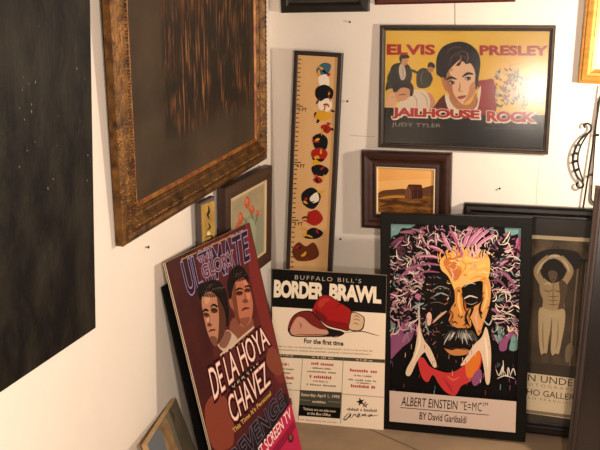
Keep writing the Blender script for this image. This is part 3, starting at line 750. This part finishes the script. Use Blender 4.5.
    P.text('2', [(482.8, 403.4), (484.8, 403.6), (484.7, 407.0), (482.7, 406.8)], '1E1612', .0); P.text('"', [(485.4, 403.7), (488.2, 403.9), (488.1, 406.4), (485.3, 406.2)], '1E1612', .0)
    P.stroke([(402.5, 408.2), (489, 415.6)], .7, '3A2C24', taper=False)
    P.text('BY David Garibaldi', [(421.6, 412.4), (467.4, 416.6), (467, 423.6), (421.2, 419.6)], '1E1612', .012)
    P.build('print', t)

# ------------------------------------------------------------------ 9. boxing card poster on foam board
def build_boxing_board():
    t, w, h = thing('boxing_event_board', 'bor', 'cream boxing poster board with black headline band and red glove, standing on the floor', 'poster')
    box('foam_board', 0, w, 0, .007, 0, h, mat('foam_board_white', 'CDB896', .7), t)
    P = Print([(270.3, 268.8), (387.2, 275.5), (382.8, 430), (279.5, 420.3)], w, h, -.0004, .6)
    P.clip = (0, w, 0, h)
    C = 'F2E0C6'
    P.poly([(260, 260), (395, 260), (390, 440), (260, 430)], C)
    P.poly([(260, 260), (395, 260), (395, 316.6), (260, 308.4)], '0F0D0C')
    P.text("BUFFALO BILL'S", [(294, 275.2), (361.5, 279.6), (361.3, 284), (294, 280)], 'BDB0A0', -.004, None, 1.35)
    P.text('BORDER', [(273.2, 280.3), (324.2, 284), (324, 302), (273.6, 299.6)], 'F4E4CA', .05, None, .92)
    P.text('BRAWL', [(329.5, 284.4), (381.8, 288), (381.5, 306), (329, 302.2)], 'F4E4CA', .05, None, .92)
    # glove
    def g(pts): return [(265 + x / 4.615, 275 + y / 4.615) for x, y in pts]
    P.blob(g([(112, 262), (120, 225), (140, 195), (175, 178), (220, 180), (245, 205), (290, 255), (360, 275), (365, 290), (320, 300), (225, 302), (140, 300), (118, 282)]), '1E1412')
    P.blob(g([(116, 255), (124, 222), (145, 198), (175, 182), (215, 185), (240, 210), (288, 258), (286, 272), (240, 262), (212, 240), (180, 214), (150, 214), (136, 246), (126, 262)]), '7A2620')
    P.blob(g([(126, 258), (142, 222), (160, 206), (186, 216), (216, 244), (256, 264), (290, 270), (292, 290), (225, 297), (145, 295), (124, 278)]), 'D09A80')
    P.stroke(g([(160, 232), (172, 246), (170, 262)]), .9, '7A3A30'); P.stroke(g([(150, 290), (220, 292), (290, 288)]), .9, '5A241C')
    P.blob(g([(222, 185), (226, 150), (242, 120), (272, 98), (300, 104), (340, 132), (404, 178), (394, 268), (345, 264), (290, 248), (250, 214)]), '1E1010')
    P.blob(g([(225, 182), (229, 152), (245, 124), (272, 102), (300, 108), (340, 136), (400, 181), (390, 264), (345, 259), (292, 244), (254, 212)]), 'A81F1E')
    P.blob(g([(245, 140), (272, 115), (300, 122), (280, 140), (258, 165)]), 'BC3A34'); P.blob(g([(254, 212), (300, 222), (390, 240), (390, 264), (345, 259), (292, 244)]), '86181A')
    P.blob(g([(232, 172), (250, 178), (286, 208), (284, 228), (264, 226), (240, 200)]), '6E1A1A')
    P.stroke(g([(330, 160), (350, 144), (360, 140)]), .9, '3A0E0E')
    P.blob(g([(400, 183), (430, 188), (458, 206), (462, 226), (455, 262), (432, 276), (388, 266), (392, 226)]), '3A2A20')
    P.blob(g([(403, 188), (430, 192), (454, 208), (457, 226), (450, 258), (430, 270), (392, 262), (396, 226)]), 'D8B892')
    for q in ([(412, 205), (425, 200), (440, 210)], [(410, 222), (424, 216), (440, 226)], [(408, 240), (422, 236), (436, 246)]): P.stroke(g(q), .8, '6A4A38')
    P.stroke(g([(290, 288), (330, 292), (365, 284), (345, 270)]), 1.0, '2A1A14'); P.stroke(g([(365, 282), (420, 276), (455, 276), (500, 288), (528, 296)]), .9, '2A1A14')
    P.stroke(g([(300, 296), (330, 302), (362, 292)]), .8, '4A2A20')
    P.text('For the first time', [(305.8, 341.6), (344.4, 344.4), (344.2, 349.4), (305.6, 346.6)], '1A120E', .03)
    P.greek((281.5, 350.6), (373, 355.2), 1.7, 'B8A488', 17, 5); P.greek((281.5, 353.8), (371, 358.6), 1.7, 'B8A488', 16, 6)
    # three-column bill
    P.poly([(270, 356.6), (395, 363.6), (395, 367), (270, 359.8)], '4E4A3C')
    for a, b in (((283, 359.2), (296, 360.1)), ((314, 361.2), (335, 362.4)), ((357, 363.7), (373, 364.8))): P.greek(a, b, 1.7, 'C8B494', 2, 8)
    P.stroke([(305, 360), (303.2, 420)], .5, '8A7860', taper=False); P.stroke([(344.3, 362), (342.8, 424)], .5, '8A7860', taper=False)
    P.stroke([(275, 390.6), (384, 399.4)], .5, '8A7860', taper=False)
    RD = 'B83428'
    for i, (a, b) in enumerate((((282.5, 368.4), (292, 369.0)), ((284, 381.4), (297.5, 382.4)), ((313.5, 367.8), (335.5, 369.4)), ((312.5, 380.6), (335.5, 382.2)), ((351, 374.4), (377.5, 376.3)), ((352, 389.6), (375.5, 391.4)))):
        P.greek(a, b, 2.8, RD, 2, 30 + i)
    GR = '7E6A52'
    for i, (a, b) in enumerate((((283, 372.4), (297, 373.4)), ((283, 376.2), (294, 377)), ((284, 386), (296, 386.8)), ((315, 371.8), (333, 373)), ((310, 375), (338, 376.8)), ((316, 384.4), (330, 385.4)), ((310, 387.6), (338, 389.6)),
                                ((355, 379), (373, 380.4)), ((350, 383), (378, 385)), ((357, 386), (371, 387)))):
        P.greek(a, b, 1.6, GR, 3, 50 + i)
    P.poly([(303.6, 392.3), (343.2, 394.6), (342.8, 409.4), (303.4, 406.6)], '4C4A3C'); P.poly([(303.4, 406.4), (342.8, 409.2), (342.2, 419.2), (303, 416.4)], '0F0D0C')
    P.text('Saturday April 1, 1995', [(304.8, 395), (341.6, 397.4), (341.4, 401.2), (304.6, 398.8)], 'DCCCB0', .02)
    P.greek((315.8, 404.2), (328.5, 405.2), 2.2, 'CFC0A4', 2, 71); P.stroke([(304, 401.6), (313.5, 402.2)], .4, 'A09880', taper=False); P.stroke([(331, 403.3), (342.6, 404.1)], .4, 'A09880', taper=False)
    P.text('Tickets are on sale now', [(307.4, 408.8), (338, 411.2), (338, 413.6), (307.4, 411.2)], 'DCCCB0', .02)
    P.text('at the Box Office', [(311.4, 412.8), (333.4, 414.6), (333.2, 417), (311.2, 415.2)], 'DCCCB0', .02)
    P.greek((303.4, 420.2), (340, 423.4), .9, 'B0705A', 8, 73)
    def star(cx, cy, r, col, rot=-.25):
        P.poly([(cx + (r if k % 2 == 0 else r * .42) * math.cos(rot - math.pi / 2 + k * math.pi / 5), cy + (r if k % 2 == 0 else r * .42) * math.sin(rot - math.pi / 2 + k * math.pi / 5)) for k in range(10)], col)
    star(365.6, 406.2, 3.4, '1A120E', .15); star(365.9, 405.8, 2.0, 'C8AA84', .15); star(361.3, 403.6, 4.2, '1A120E')
    P.greek((348.8, 411.6), (377, 413.2), 2.6, '8A6A4E', 3, 80)
    def s(pts): return [(340 + x / 11.25, 390 + y / 11.25) for x, y in pts]
    for q in ([(128, 265), (95, 290), (65, 330), (80, 342), (110, 318), (140, 278), (130, 315), (150, 318)], [(150, 318), (165, 292), (180, 285), (190, 292), (200, 312)], [(200, 312), (225, 300), (232, 282), (215, 285), (212, 312), (240, 308)],
              [(240, 308), (262, 284), (268, 300), (290, 282), (296, 302), (318, 296)], [(345, 285), (325, 295), (335, 306), (358, 286), (362, 300), (425, 292)]):
        P.stroke(s(q), 1.0, '1A120E')
    P.build('print', t)

# ------------------------------------------------------------------ 10. large bout poster on the left
def build_bout():
    t, w, h = thing('fight_bout_poster', 'ult', 'tall maroon fight poster with two faces and pink sticker, leaning on the left wall', 'poster')
    box('poster_board', 0, w, 0, .004, 0, h, mat('poster_board_edge', 'C9B79E', .6), t)
    box('backing_card', 0.001, w - .001, .004, .008, .001, h - .001, mat('dark_backing_card', '17110D', .9), t)
    box('back_board', 0.001, w - .001, .008, .012, .001, h - .001, mat('poster_board_back', 'BCA98E', .7), t)
    P = Print([(165, 263), (248.5, 222.5), (306.6, 473), (234, 553)], w, h, -.0004, .42)
    P.clip = (.0, w, .0, h)
    bg = mat('maroon_print', '441A1C', .42, hx2='5E2624', scale=(5, 5, 4), lo=.35, hi=.7, spec=.12)
    P.poly([(150, 240), (260, 200), (320, 480), (220, 560)], bg)
    P.poly([(150, 240), (192, 240), (203, 300), (214, 360), (222, 420), (240, 560), (215, 560)], mat('plum_print', '301416', .42, hx2='48201C', scale=(5, 5, 4), spec=.12))
    P.blob([(244, 224), (247, 222), (262, 285), (272, 330), (285, 380), (275, 380), (262, 330), (250, 280)], '6E2824')
    # top line and headline
    P.poly([(150, 258), (163, 264), (248.5, 222.5), (260, 215), (250, 228.0), (164.5, 269.5)], '5A2018') if False else None
    P.text('THE FIGHT OF FIGHTS TOUR PLEASE NO SALES', [(180, 258.6), (242, 228.4), (242.8, 230.6), (180.8, 260.8)], 'B08A5A', .0) if False else P.greek((180.6, 260.8), (242.6, 230.8), 1.8, 'B08A5A', 8, 12)
    OUT = [('8A7CA0', .032, 0, 0)]
    P.text('ULTIMATE', [(180.3, 263.0), (246.2, 230.4), (249.2, 260), (188.0, 297)], '2A1520', .012, OUT, 1.04)
    P.text('THE', [(196.5, 258.0), (211.0, 251.0), (212.2, 256.6), (197.9, 263.6)], '5A2A30', .02, [('A894A8', .045, 0, 0)])
    P.text('GLORY', [(200, 266.0), (232, 250.2), (234.4, 263.5), (203, 279.6)], '5A2A30', .02, [('A894A8', .035, 0, 0)])
    def q(pts): return [(185 + x / 4.5, 255 + y / 4.5) for x, y in pts]
    # right man
    P.blob(q([(186, 140), (192, 105), (204, 72), (234, 46), (262, 62), (284, 110), (270, 150), (240, 180), (214, 215), (208, 235), (196, 200)]), '17100E')
    P.blob(q([(198, 360), (212, 290), (290, 280), (306, 330), (268, 390), (214, 420)]), '7A4836')
    P.blob(q([(214, 150), (232, 112), (262, 104), (284, 138), (298, 190), (303, 236), (298, 282), (286, 312), (262, 328), (238, 312), (220, 268), (206, 226)]), 'A8664C')
    P.blob(q([(214, 150), (224, 130), (228, 180), (236, 250), (246, 316), (232, 304), (218, 264), (207, 226)]), '6A3828')
    P.blob(q([(194, 206), (206, 200), (214, 226), (218, 250), (204, 240)]), '8A523E')
    P.stroke(q([(228, 164), (242, 152), (254, 156)]), 1.5, '1E120E'); P.stroke(q([(268, 146), (278, 140), (286, 146)]), 1.4, '1E120E')
    P.stroke(q([(230, 176), (242, 168), (254, 172)]), 1.5, '20120E'); P.stroke(q([(268, 160), (278, 154), (286, 156)]), 1.4, '20120E')
    P.stroke(q([(262, 160), (268, 195), (262, 214), (276, 214)]), .9, '6E3C2A'); P.stroke(q([(250, 256), (266, 246), (286, 244)]), 1.6, '5E2822')
    P.blob(q([(262, 112), (278, 130), (286, 150), (274, 140), (258, 128)]), 'BC7A5C')
    # left man
    P.blob(q([(52, 160), (62, 140), (90, 122), (128, 112), (160, 128), (182, 165), (192, 225), (196, 290), (186, 330), (172, 260), (140, 190), (110, 172), (82, 180), (66, 206)]), '14100E')
    P.blob(q([(140, 400), (180, 345), (206, 352), (236, 390), (210, 425), (176, 445)]), 'B8A08A')
    P.blob(q([(150, 410), (176, 350), (198, 350), (206, 372), (180, 425)]), '7A5240')
    P.blob(q([(72, 205), (84, 178), (112, 168), (140, 186), (160, 220), (176, 262), (182, 310), (176, 352), (160, 388), (140, 414), (124, 412), (108, 380), (92, 330), (78, 262)]), 'A87458')
    P.blob(q([(140, 186), (160, 220), (176, 262), (182, 310), (176, 352), (160, 388), (140, 414), (146, 370), (150, 310), (148, 250)]), '4E2C20')
    P.blob(q([(108, 380), (118, 370), (140, 378), (140, 414), (124, 412)]), '6E4634')
    P.stroke(q([(78, 262), (88, 252), (100, 258)]), 1.5, '1E120E'); P.stroke(q([(112, 238), (126, 228), (142, 240)]), 1.6, '1E120E')
    P.stroke(q([(84, 276), (92, 268), (102, 272)]), 1.5, '1A100C'); P.stroke(q([(114, 254), (126, 246), (138, 254)]), 1.5, '1A100C')
    P.stroke(q([(106, 266), (108, 300), (100, 320), (116, 322)]), .9, '6A402E'); P.stroke(q([(104, 352), (116, 342), (136, 340)]), 1.6, '5A2A22')
    P.blob(q([(84, 196), (96, 184), (112, 188), (106, 214), (90, 224)]), 'BC8A6C')
    rn = random.Random(5)
    for k in range(26):
        x = rn.uniform(66, 160); y = 128 + abs(x - 118) * .35 + rn.uniform(-4, 26)
        P.stroke(q([(x, y + 16), (x + 6, y + 4), (x + 20, y)]), rn.uniform(.35, .8), rn.choice(('3A3230', '221A18', '0C0908', '5A504C')))
    for k in range(18):
        x = rn.uniform(200, 262); y = 66 + abs(x - 238) * .5 + rn.uniform(0, 30)
        P.stroke(q([(x, y + 12), (x + 4, y + 2), (x + 14, y)]), rn.uniform(.35, .7), rn.choice(('2E2422', '0C0908', '443A36')))
    for k in range(12):
        x = 70 + k * 8; P.stroke(q([(x, 196 - abs(k - 5) * 1.5), (x + 3, 186), (x + 8, 170)]), 1.2, '14100E')
    for k in range(9):
        x = 214 + k * 8; P.stroke(q([(x, 128 - k * 2.2), (x + 2, 116 - k), (x + 5, 100)]), 1.2, '17100E')
    P.blob(q([(78, 268), (90, 262), (104, 270), (102, 282), (88, 284)]), '5A3424'); P.blob(q([(112, 246), (126, 240), (142, 248), (140, 262), (120, 264)]), '4A2A1E')
    P.stroke(q([(82, 276), (92, 270), (102, 276)]), 1.3, '0E0806'); P.stroke(q([(116, 256), (127, 250), (139, 257)]), 1.3, '0E0806'); P.stroke(q([(76, 260), (88, 248), (103, 256)]), 2.0, '120A08'); P.stroke(q([(110, 238), (126, 226), (146, 238)]), 2.0, '120A08')
    P.blob(q([(96, 316), (106, 310), (118, 318), (112, 326), (100, 326)]), '5E3626'); P.stroke(q([(102, 352), (114, 344), (132, 344)]), 1.5, '48201A'); P.blob(q([(92, 290), (104, 286), (104, 304), (96, 306)]), 'C49478')
    P.blob(q([(226, 170), (242, 164), (256, 170), (252, 182), (232, 184)]), '4A281C'); P.blob(q([(264, 158), (276, 152), (290, 156), (288, 168), (268, 170)]), '5A3022')
    P.stroke(q([(230, 176), (242, 171), (254, 174)]), 1.2, '0E0806'); P.stroke(q([(266, 164), (277, 159), (288, 162)]), 1.2, '0E0806'); P.stroke(q([(224, 162), (240, 152), (258, 158)]), 1.8, '120A08'); P.stroke(q([(264, 148), (277, 141), (292, 148)]), 1.8, '120A08')
    P.blob(q([(256, 206), (268, 200), (280, 208), (276, 218), (260, 218)]), '6E3E2C'); P.blob(q([(270, 176), (284, 174), (288, 194), (278, 204)]), 'BC7A5C'); P.blob(q([(240, 296), (262, 286), (288, 284), (280, 312), (262, 326)]), '7E4836'); P.stroke(q([(252, 250), (266, 242), (288, 242)]), 1.5, '4E201A')
    # two small bodies behind the lettering
    P.blob([(204, 410), (214, 396), (224, 400), (232, 420), (232, 450), (214, 455), (206, 435)], '7A3A2A')
    P.blob([(268, 350), (276, 352), (283, 372), (276, 378), (266, 366)], '7A3E2E')
    wo = [('1A0A0A', .085, 0, 0), ('1A0A0A', .06, .6, .6), ('A85040', .022, 0, 0)]
    P.poly([(219, 356), (253, 327), (253.6, 329), (219.8, 358.4)], 'C0A890')
    P.text('DE LA HOYA', [(207.2, 371.5), (262.8, 326.5), (269.5, 346.0), (213.5, 403.5)], 'E6CCBE', -.004, wo, .95)
    P.poly([(229, 389), (259, 362), (260, 366.5), (230.4, 394)], '140C0C')
    P.text('VERSUS', [(230.8, 389.0), (257.6, 364), (258.6, 367), (232, 392.2)], 'C8B4A4', .0, None, 1.5)
    P.text('CHAVEZ', [(225.6, 401.4), (264, 363.4), (270.3, 386), (232.6, 428.5)], 'E6CCBE', -.004, wo, .95)
    P.text("This Time It's Personal", [(231.6, 433.2), (269.6, 393.6), (271, 398), (233.6, 438)], 'C89A54', .02)
    P.poly([(222, 468), (286, 396), (305, 466), (234, 550)], '1E1418')
    P.text('REVENGE', [(229.6, 457.0), (281, 391.5), (285.2, 409), (238, 478)], '1C1218', .012, [('6A6070', .028, 0, 0)])
    P.poly([(252, 478), (262, 450), (291.5, 405), (300.6, 440), (310, 475), (240, 552), (235, 545)], 'B8264C')
    P.poly([(262, 470), (294, 424), (296, 432), (266, 478)], '8A1838')
    P.text('GIANT SCREEN TV', [(246, 468.5), (289.4, 410.6), (292.0, 421.4), (251, 481)], 'ECD4CC', .01)
    P.oval(291, 443, 3.2, 5, '5A1024'); P.oval(291, 442, 1.8, 3, '7A4A38')
    P.build('print', t)
    # tape tab on the right edge
    bm = bmesh.new(); add_box(bm, w - .004, w + .010, -.002, .012, .30, .335, .002)
    obj('tape_tab', bm, mat('dark_tape', '2A2220', .5), t)

# ------------------------------------------------------------------ 11. black-framed gallery poster
def build_wedge_fill_board():  # added board that fills the dark wedge beside the fight poster's left edge
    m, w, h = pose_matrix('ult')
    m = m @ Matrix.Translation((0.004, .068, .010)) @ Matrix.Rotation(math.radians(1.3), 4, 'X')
    t, _, _ = thing('wedge_fill_board', m, 'plain black board added to fill the dark wedge directly behind the fight poster', 'board')
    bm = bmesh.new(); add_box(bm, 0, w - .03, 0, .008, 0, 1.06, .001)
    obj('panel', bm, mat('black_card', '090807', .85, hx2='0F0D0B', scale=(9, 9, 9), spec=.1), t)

def build_gallery():
    t, w, h = thing('gallery_photo_poster', 'und', 'black-framed sepia poster of a shirtless man with raised arms, behind the splashed portrait', 'poster')
    fm = mat('black_gloss_moulding', '120E0C', .28, hx2='1C1613', scale=(14, 14, 14))
    obj('frame', moulding(w, h, [(0, .038), (0, .004), (.004, -.002), (.014, -.008), (.030, -.008), (.036, -.003), (.044, .002), (.052, .000), (.056, .006), (.056, .038)]), fm, t)
    backing(w, h, .037, t)
    P = Print([(464, 203.5), (646.7, 210.2), (633.1, 444.3), (457.2, 426.4)], w, h, .016, .6)
    P.clip = (.054, w - .054, .054, h - .054)
    P.poly([(450, 195), (660, 195), (650, 450), (450, 450)], mat('charcoal_mat_board', '2E2823', .7, hx2='3A332C', scale=(9, 9, 9), spec=.12))
    P.poly([(486, 233.0), (627, 239.6), (615, 425), (485, 409)], 'D8C49C')
    P.poly([(488, 236.8), (625, 243.4), (616, 384), (486, 368)], mat('sepia_rock', '3A2F21', .6, hx2='8A7454', scale=(10, 10, 8), lo=.35, hi=.7, spec=.12))
    P.poly([(500, 256), (592, 259), (580, 379), (500, 369)], mat('sepia_studio', '2A2219', .6, hx2='4E402E', scale=(6, 6, 5), spec=.12))
    P.poly([(486, 359), (615, 370), (616, 385), (486, 369)], '2A241B')
    for x, c in ((577, '8A7658'), (581, '5E4E38'), (585, 'A08C68'), (588.5, '4A3C2A')): P.stroke([(x + 1, 262), (x - 3, 310), (x - 7, 366)], 1.3, c, taper=False)
    P.blob([(566, 348), (571, 343), (574, 350), (571, 360), (566, 362)], '7A6A50')
    SK, SH, LT = 'B49C74', '5A4832', 'DCC8A0'
    P.blob([(533, 257), (545, 250), (560, 249), (577, 252), (582, 262), (574, 270), (545, 272), (536, 268)], '1E1812')
    # arms
    P.stroke([(542, 283), (536.5, 272), (541, 264), (549, 257.5)], 6.5, SK, 6, False); P.stroke([(564, 283), (570, 271), (565.5, 263), (560, 257.5)], 6.5, SK, 6, False)
    P.stroke([(536.5, 274), (541, 265), (548, 258.5)], 2.2, LT); P.stroke([(569.5, 272), (566, 264), (561, 258.5)], 2.2, LT)
    P.oval(554.5, 257, 6.2, 2.6, LT); P.stroke([(550, 257.2), (555, 258.2), (560, 257.4)], .7, SH)
    # torso and head
    P.blob([(540, 282), (546, 278), (552, 280), (559, 278), (566, 282), (567, 291), (564, 300), (564, 309), (553, 311), (543, 309), (543, 300), (540, 292)], SK)
    P.blob([(559, 280), (566, 283), (567, 291), (564, 301), (564, 309), (558, 310), (560, 298)], SH)
    P.stroke([(543, 289.5), (548, 291.5), (552.5, 290)], 1.0, SH); P.stroke([(554, 290), (559, 291.5), (564, 289.5)], 1.0, '4A3C2A'); P.stroke([(553, 283), (553, 296), (553, 308)], .8, SH)
    for y in (296, 300, 304): P.stroke([(547, y), (553, y + .8), (559, y)], .7, SH)
    P.stroke([(544, 285), (548, 283), (551, 286)], 1.8, LT)
    P.blob([(544, 263), (553, 258.5), (562, 263), (565, 271), (562, 279), (553, 283), (545, 279), (541.5, 271)], '16110D')
    P.blob([(548, 272), (553, 270.5), (557, 273), (556.5, 279), (553, 282.5), (549.5, 279)], '6A5840'); P.stroke([(549.8, 274.5), (551, 274.2)], .8, '1E1812'); P.stroke([(554, 274.4), (555.6, 274.6)], .8, '1E1812')
    P.stroke([(551.6, 279.3), (553, 279.7), (554.6, 279.3)], .7, '2E241A')
    # trousers, feet
    P.blob([(540, 308), (553, 311), (564, 309), (565, 322), (562, 340), (559, 354), (554, 357), (551, 350), (552, 330), (549, 338), (547, 354), (542, 356), (539.5, 345), (538.5, 325)], 'C8B28A')
    P.stroke([(541, 312), (552, 316), (563, 312)], 2.2, 'CDB98E'); P.stroke([(552, 318), (551, 332), (549, 344)], 1.5, '6A5840'); P.stroke([(558, 320), (558, 336), (556, 350)], 1.2, '8A7656'); P.stroke([(543, 322), (543, 338), (544, 352)], 1.2, '8A7656')
    P.blob([(542, 355), (547, 354), (549, 362), (543, 364)], '4A3C2A'); P.blob([(553, 356), (558, 354), (561, 362), (555, 364)], '4A3C2A')
    # caption
    P.poly([(486, 369), (616, 383), (615, 425), (485, 409)], 'E8D6B4')
    K = '2A2018'
    P.text('N UNDER', [(528.6, 375.0), (581.0, 380.6), (580.6, 387.4), (528.2, 381.6)], K, .0, None, 1.02)
    for x0, x1 in ((528, 529), (533, 535)): pass
    P.text('OTOGRAPHY', [(528.8, 383.4), (581, 389.4), (580.8, 392.4), (528.8, 386.4)], '7A664A', -.01, None, 1.6)
    P.text('HO GALLERY', [(527.4, 389.4), (580.6, 395.4), (580.2, 401.6), (527, 395.6)], K, .0)
    P.text('AN FRANCISCO', [(528, 397.4), (578.2, 403.2), (578, 405.8), (528, 400)], '7A664A', -.01, None, 1.5)
    P.poly([(480, 405.6), (620, 420.8), (620, 424), (480, 408.6)], '8A7A5C')
    P.build('print', t)
    pane(w, h, .05, .012, t)

# ------------------------------------------------------------------ 12. canvas at lower left, dark frame at lower right
def build_board():
    t, w, h = thing('turned_canvas', 'board', 'small pale-edged grey-brown canvas leaning on the left wall beside the fight poster', 'painting')
    bm = bmesh.new(); add_box(bm, 0, w, 0, .022, 0, h, .001)
    obj('stretcher', bm, mat('pale_pine_edge', 'B59468', .6, hx2='9C7C54', scale=(6, 6, 40)), t)
    P = Print([(143, 450), (175, 398), (222.4, 519.2), (198.9, 576.6)], w, h, -.0006, .5)
    P.clip = (0.002, w - .002, .002, h - .002)
    P.poly([(130, 450), (180, 380), (240, 520), (190, 600)], mat('grey_olive_paint', '6E6450', .6, hx2='5A5344', scale=(6, 6, 6), spec=.12))
    P.blob([(143, 452), (152, 436), (160, 436), (166, 450), (176, 480), (180, 520), (160, 500)], mat('slate_paint', '5A6064', .6))
    P.blob([(158, 428), (164, 421), (170, 434), (178, 455), (186, 490), (180, 500), (170, 470)], mat('ochre_paint', '8E7450', .6, hx2='6A4A2A', scale=(16, 16, 16)))
    P.stroke([(168, 411), (172, 418), (173, 424)], 2, '4A4030')
    P.build('painted_face', t)

def build_slab():
    t, w, h = thing('dark_glazed_frame', 'slab', 'large dark brown glazed frame leaning at right, in front of the sepia poster', 'picture')
    fm = mat('dark_umber_wood', '33241C', .45, hx2='221712', scale=(40, 40, 4), lo=.4, hi=.6)
    obj('frame', moulding(w, h, [(0, .03), (0, .002), (.003, -.002), (.012, -.004), (.016, .000), (.024, -.003), (.032, -.002), (.036, .004), (.036, .03)]), fm, t)
    backing(w, h, .029, t)
    box('dark_print', .03, w - .03, .010, .016, .03, h - .03, mat('dark_umber_print', '1E130E', .5, hx2='2A1C14', scale=(4, 4, 3), spec=.12), t)
    pane(w, h, .034, .008, t)

# ------------------------------------------------------------------ 13. wrought-iron scroll frame, nails, lamp holders
def build_iron():
    m = Matrix.Identity(4); m.translation = (1.5245, -.026, 1.115)
    t, _, _ = thing('iron_scroll_frame', m, 'black wrought-iron wall frame with a curled ladder scroll beside a white rounded panel', 'wall decoration')
    iron = mat('black_iron', '15120F', .45, .3)
    o = Vector((1.5245, -.03, 1.115))
    def L_(pts): return [Vector(p) - o for p in pts]
    bm = bmesh.new(); add_tube(bm, L_([[1.5690, -.03, 1.68], [1.5245, -.03, 1.115]]), .0042); obj('rod', bm, iron, t)
    so = [[1.5094, -.03, 1.4918], [1.5044, -.03, 1.503], [1.5167, -.03, 1.5125], [1.5323, -.03, 1.5039], [1.5357, -.03, 1.4859], [1.5259, -.03, 1.4696], [1.5033, -.03, 1.4505], [1.4815, -.03, 1.4175], [1.4685, -.03, 1.38], [1.465, -.03, 1.3427], [1.4717, -.03, 1.3057], [1.4884, -.03, 1.2691], [1.5097, -.03, 1.2444], [1.5195, -.03, 1.2284], [1.5116, -.03, 1.2148], [1.4961, -.03, 1.2154], [1.4887, -.03, 1.2291], [1.4969, -.03, 1.239]]
    si = [[1.5298, -.03, 1.4766], [1.5085, -.03, 1.4369], [1.4935, -.03, 1.3995], [1.4871, -.03, 1.3623], [1.4894, -.03, 1.3252], [1.5004, -.03, 1.2884], [1.5162, -.03, 1.2471]]
    bm = bmesh.new(); add_tube(bm, spline(L_(so), 5), .0046); add_tube(bm, spline(L_(si), 5), .0038); scr = obj('scroll', bm, iron, t, True)
    A = spline(so[5:13], 8); B = spline(si, 8)
    for f in (.12, .30, .46, .62, .78):
        p = A[int(f * (len(A) - 1))]; q = B[int(f * (len(B) - 1))]
        bm = bmesh.new(); add_tube(bm, L_([p, q]), .0062); obj('rung', bm, iron, scr)
    for z in (1.4616, 1.277):
        x = 1.5245 + (z - 1.115) * .0788
        bm = bmesh.new(); add_tube(bm, L_([[x, -.03, z], [x + .022, -.03, z]]), .0055); obj('connector', bm, iron, t)
    # white round-cornered panel in a thin dark rim
    x0, x1, z0, z1, r = 1.557, 1.80, 1.141, 1.632, .03
    pts = []
    for cx, cz, a in ((x1 - r, z1 - r, 0), (x0 + r, z1 - r, 90), (x0 + r, z0 + r, 180), (x1 - r, z0 + r, 270)):
        for k in range(7):
            b = math.radians(a + 15 * k); pts.append(Vector((cx + r * math.cos(b), -.022, cz + r * math.sin(b))) - o)
    bm = bmesh.new()
    f = bm.faces.new([bm.verts.new(p + Vector((0, .0, 0))) for p in pts]); ex = bmesh.ops.extrude_face_region(bm, geom=[f])
    bmesh.ops.translate(bm, vec=(0, .012, 0), verts=[v for v in ex['geom'] if isinstance(v, bmesh.types.BMVert)])
    pnl = obj('panel', bm, mat('white_enamel', 'E4DACA', .4), t)
    bm = bmesh.new(); add_tube(bm, pts, .0026, 6, True); obj('rim', bm, iron, pnl, True)

def nail(label, loc, axis):
    bm = bmesh.new()
    r = .0052
    def ring(d, rr): return [(d, rr)]
    prof = [(0.0, .0018), (-.012, .0018), (-.012, r), (-.0145, r * .9), (-.0155, 0.0004)]
    rings = []
    for d, rr in prof:
        rg = []
        for k in range(10):
            a = 2 * math.pi * k / 10; u, v = rr * math.cos(a), rr * math.sin(a)
            rg.append(bm.verts.new((u, d, v) if axis == 'y' else (-d, u, v)))
        rings.append(rg)
    for a, b in zip(rings, rings[1:]):
        for k in range(10): bm.faces.new((a[k], a[(k + 1) % 10], b[(k + 1) % 10], b[k]))
    bm.faces.new(rings[-1])
    ob = obj('wall_nail', bm, mat('dark_nail', '1E1712', .5, .4), None)
    ob.location = loc
    tag(ob, label, 'nail', 'nails left in the walls')

build_film_poster(); build_barn(); build_chart(); build_gold(); build_black(); build_flower(); build_small(); build_top(); build_goldr()
build_portrait(); build_boxing_board(); build_bout(); build_wedge_fill_board(); build_gallery(); build_board(); build_slab(); build_iron()
nail('dark nail in the back wall below the top black-framed picture', (.4067, 0, 1.9596), 'y')
nail('dark nail in the back wall between the growth chart and the yellow film poster', (.3934, 0, 1.5816), 'y')
nail('dark nail in the back wall right of the barn landscape', (1.1411, 0, 1.1865), 'y')
nail('dark nail in the back wall between the growth chart and the barn landscape', (.3545, 0, .878), 'y')
nail('dark nail in the left wall just under the big gilt frame', (0, -1.4163, 1.216), 'x')

# ------------------------------------------------------------------ light: warm room lamps out of the view, an added glare lamp and a dim warm room
def lamp(name, loc, power, radius, col):
    ld = bpy.data.lights.new(name, 'POINT'); ld.energy = power; ld.shadow_soft_size = radius; ld.color = col
    lo = bpy.data.objects.new(name, ld); lo.location = loc; COL.objects.link(lo)
    return lo
lamp('side_lamp', (2.06, -.78, 1.72), 100, .05, (1.0, .835, .68))
lamp('room_lamp', (1.90, -3.85, 2.05), 255, .10, (1.0, .79, .655))
lamp('glare_lamp', (1.160, -3.33, 1.448), 60.0, .06, (1.0, .86, .72))  # added unseen lamp: makes the glare on the film poster's glass, plus frontal fill
wd = bpy.data.worlds.new('room_ambient'); SC.world = wd; wd.use_nodes = True
wd.node_tree.nodes['Background'].inputs[0].default_value = (1.0, .80, .64, 1)
wd.node_tree.nodes['Background'].inputs[1].default_value = .05
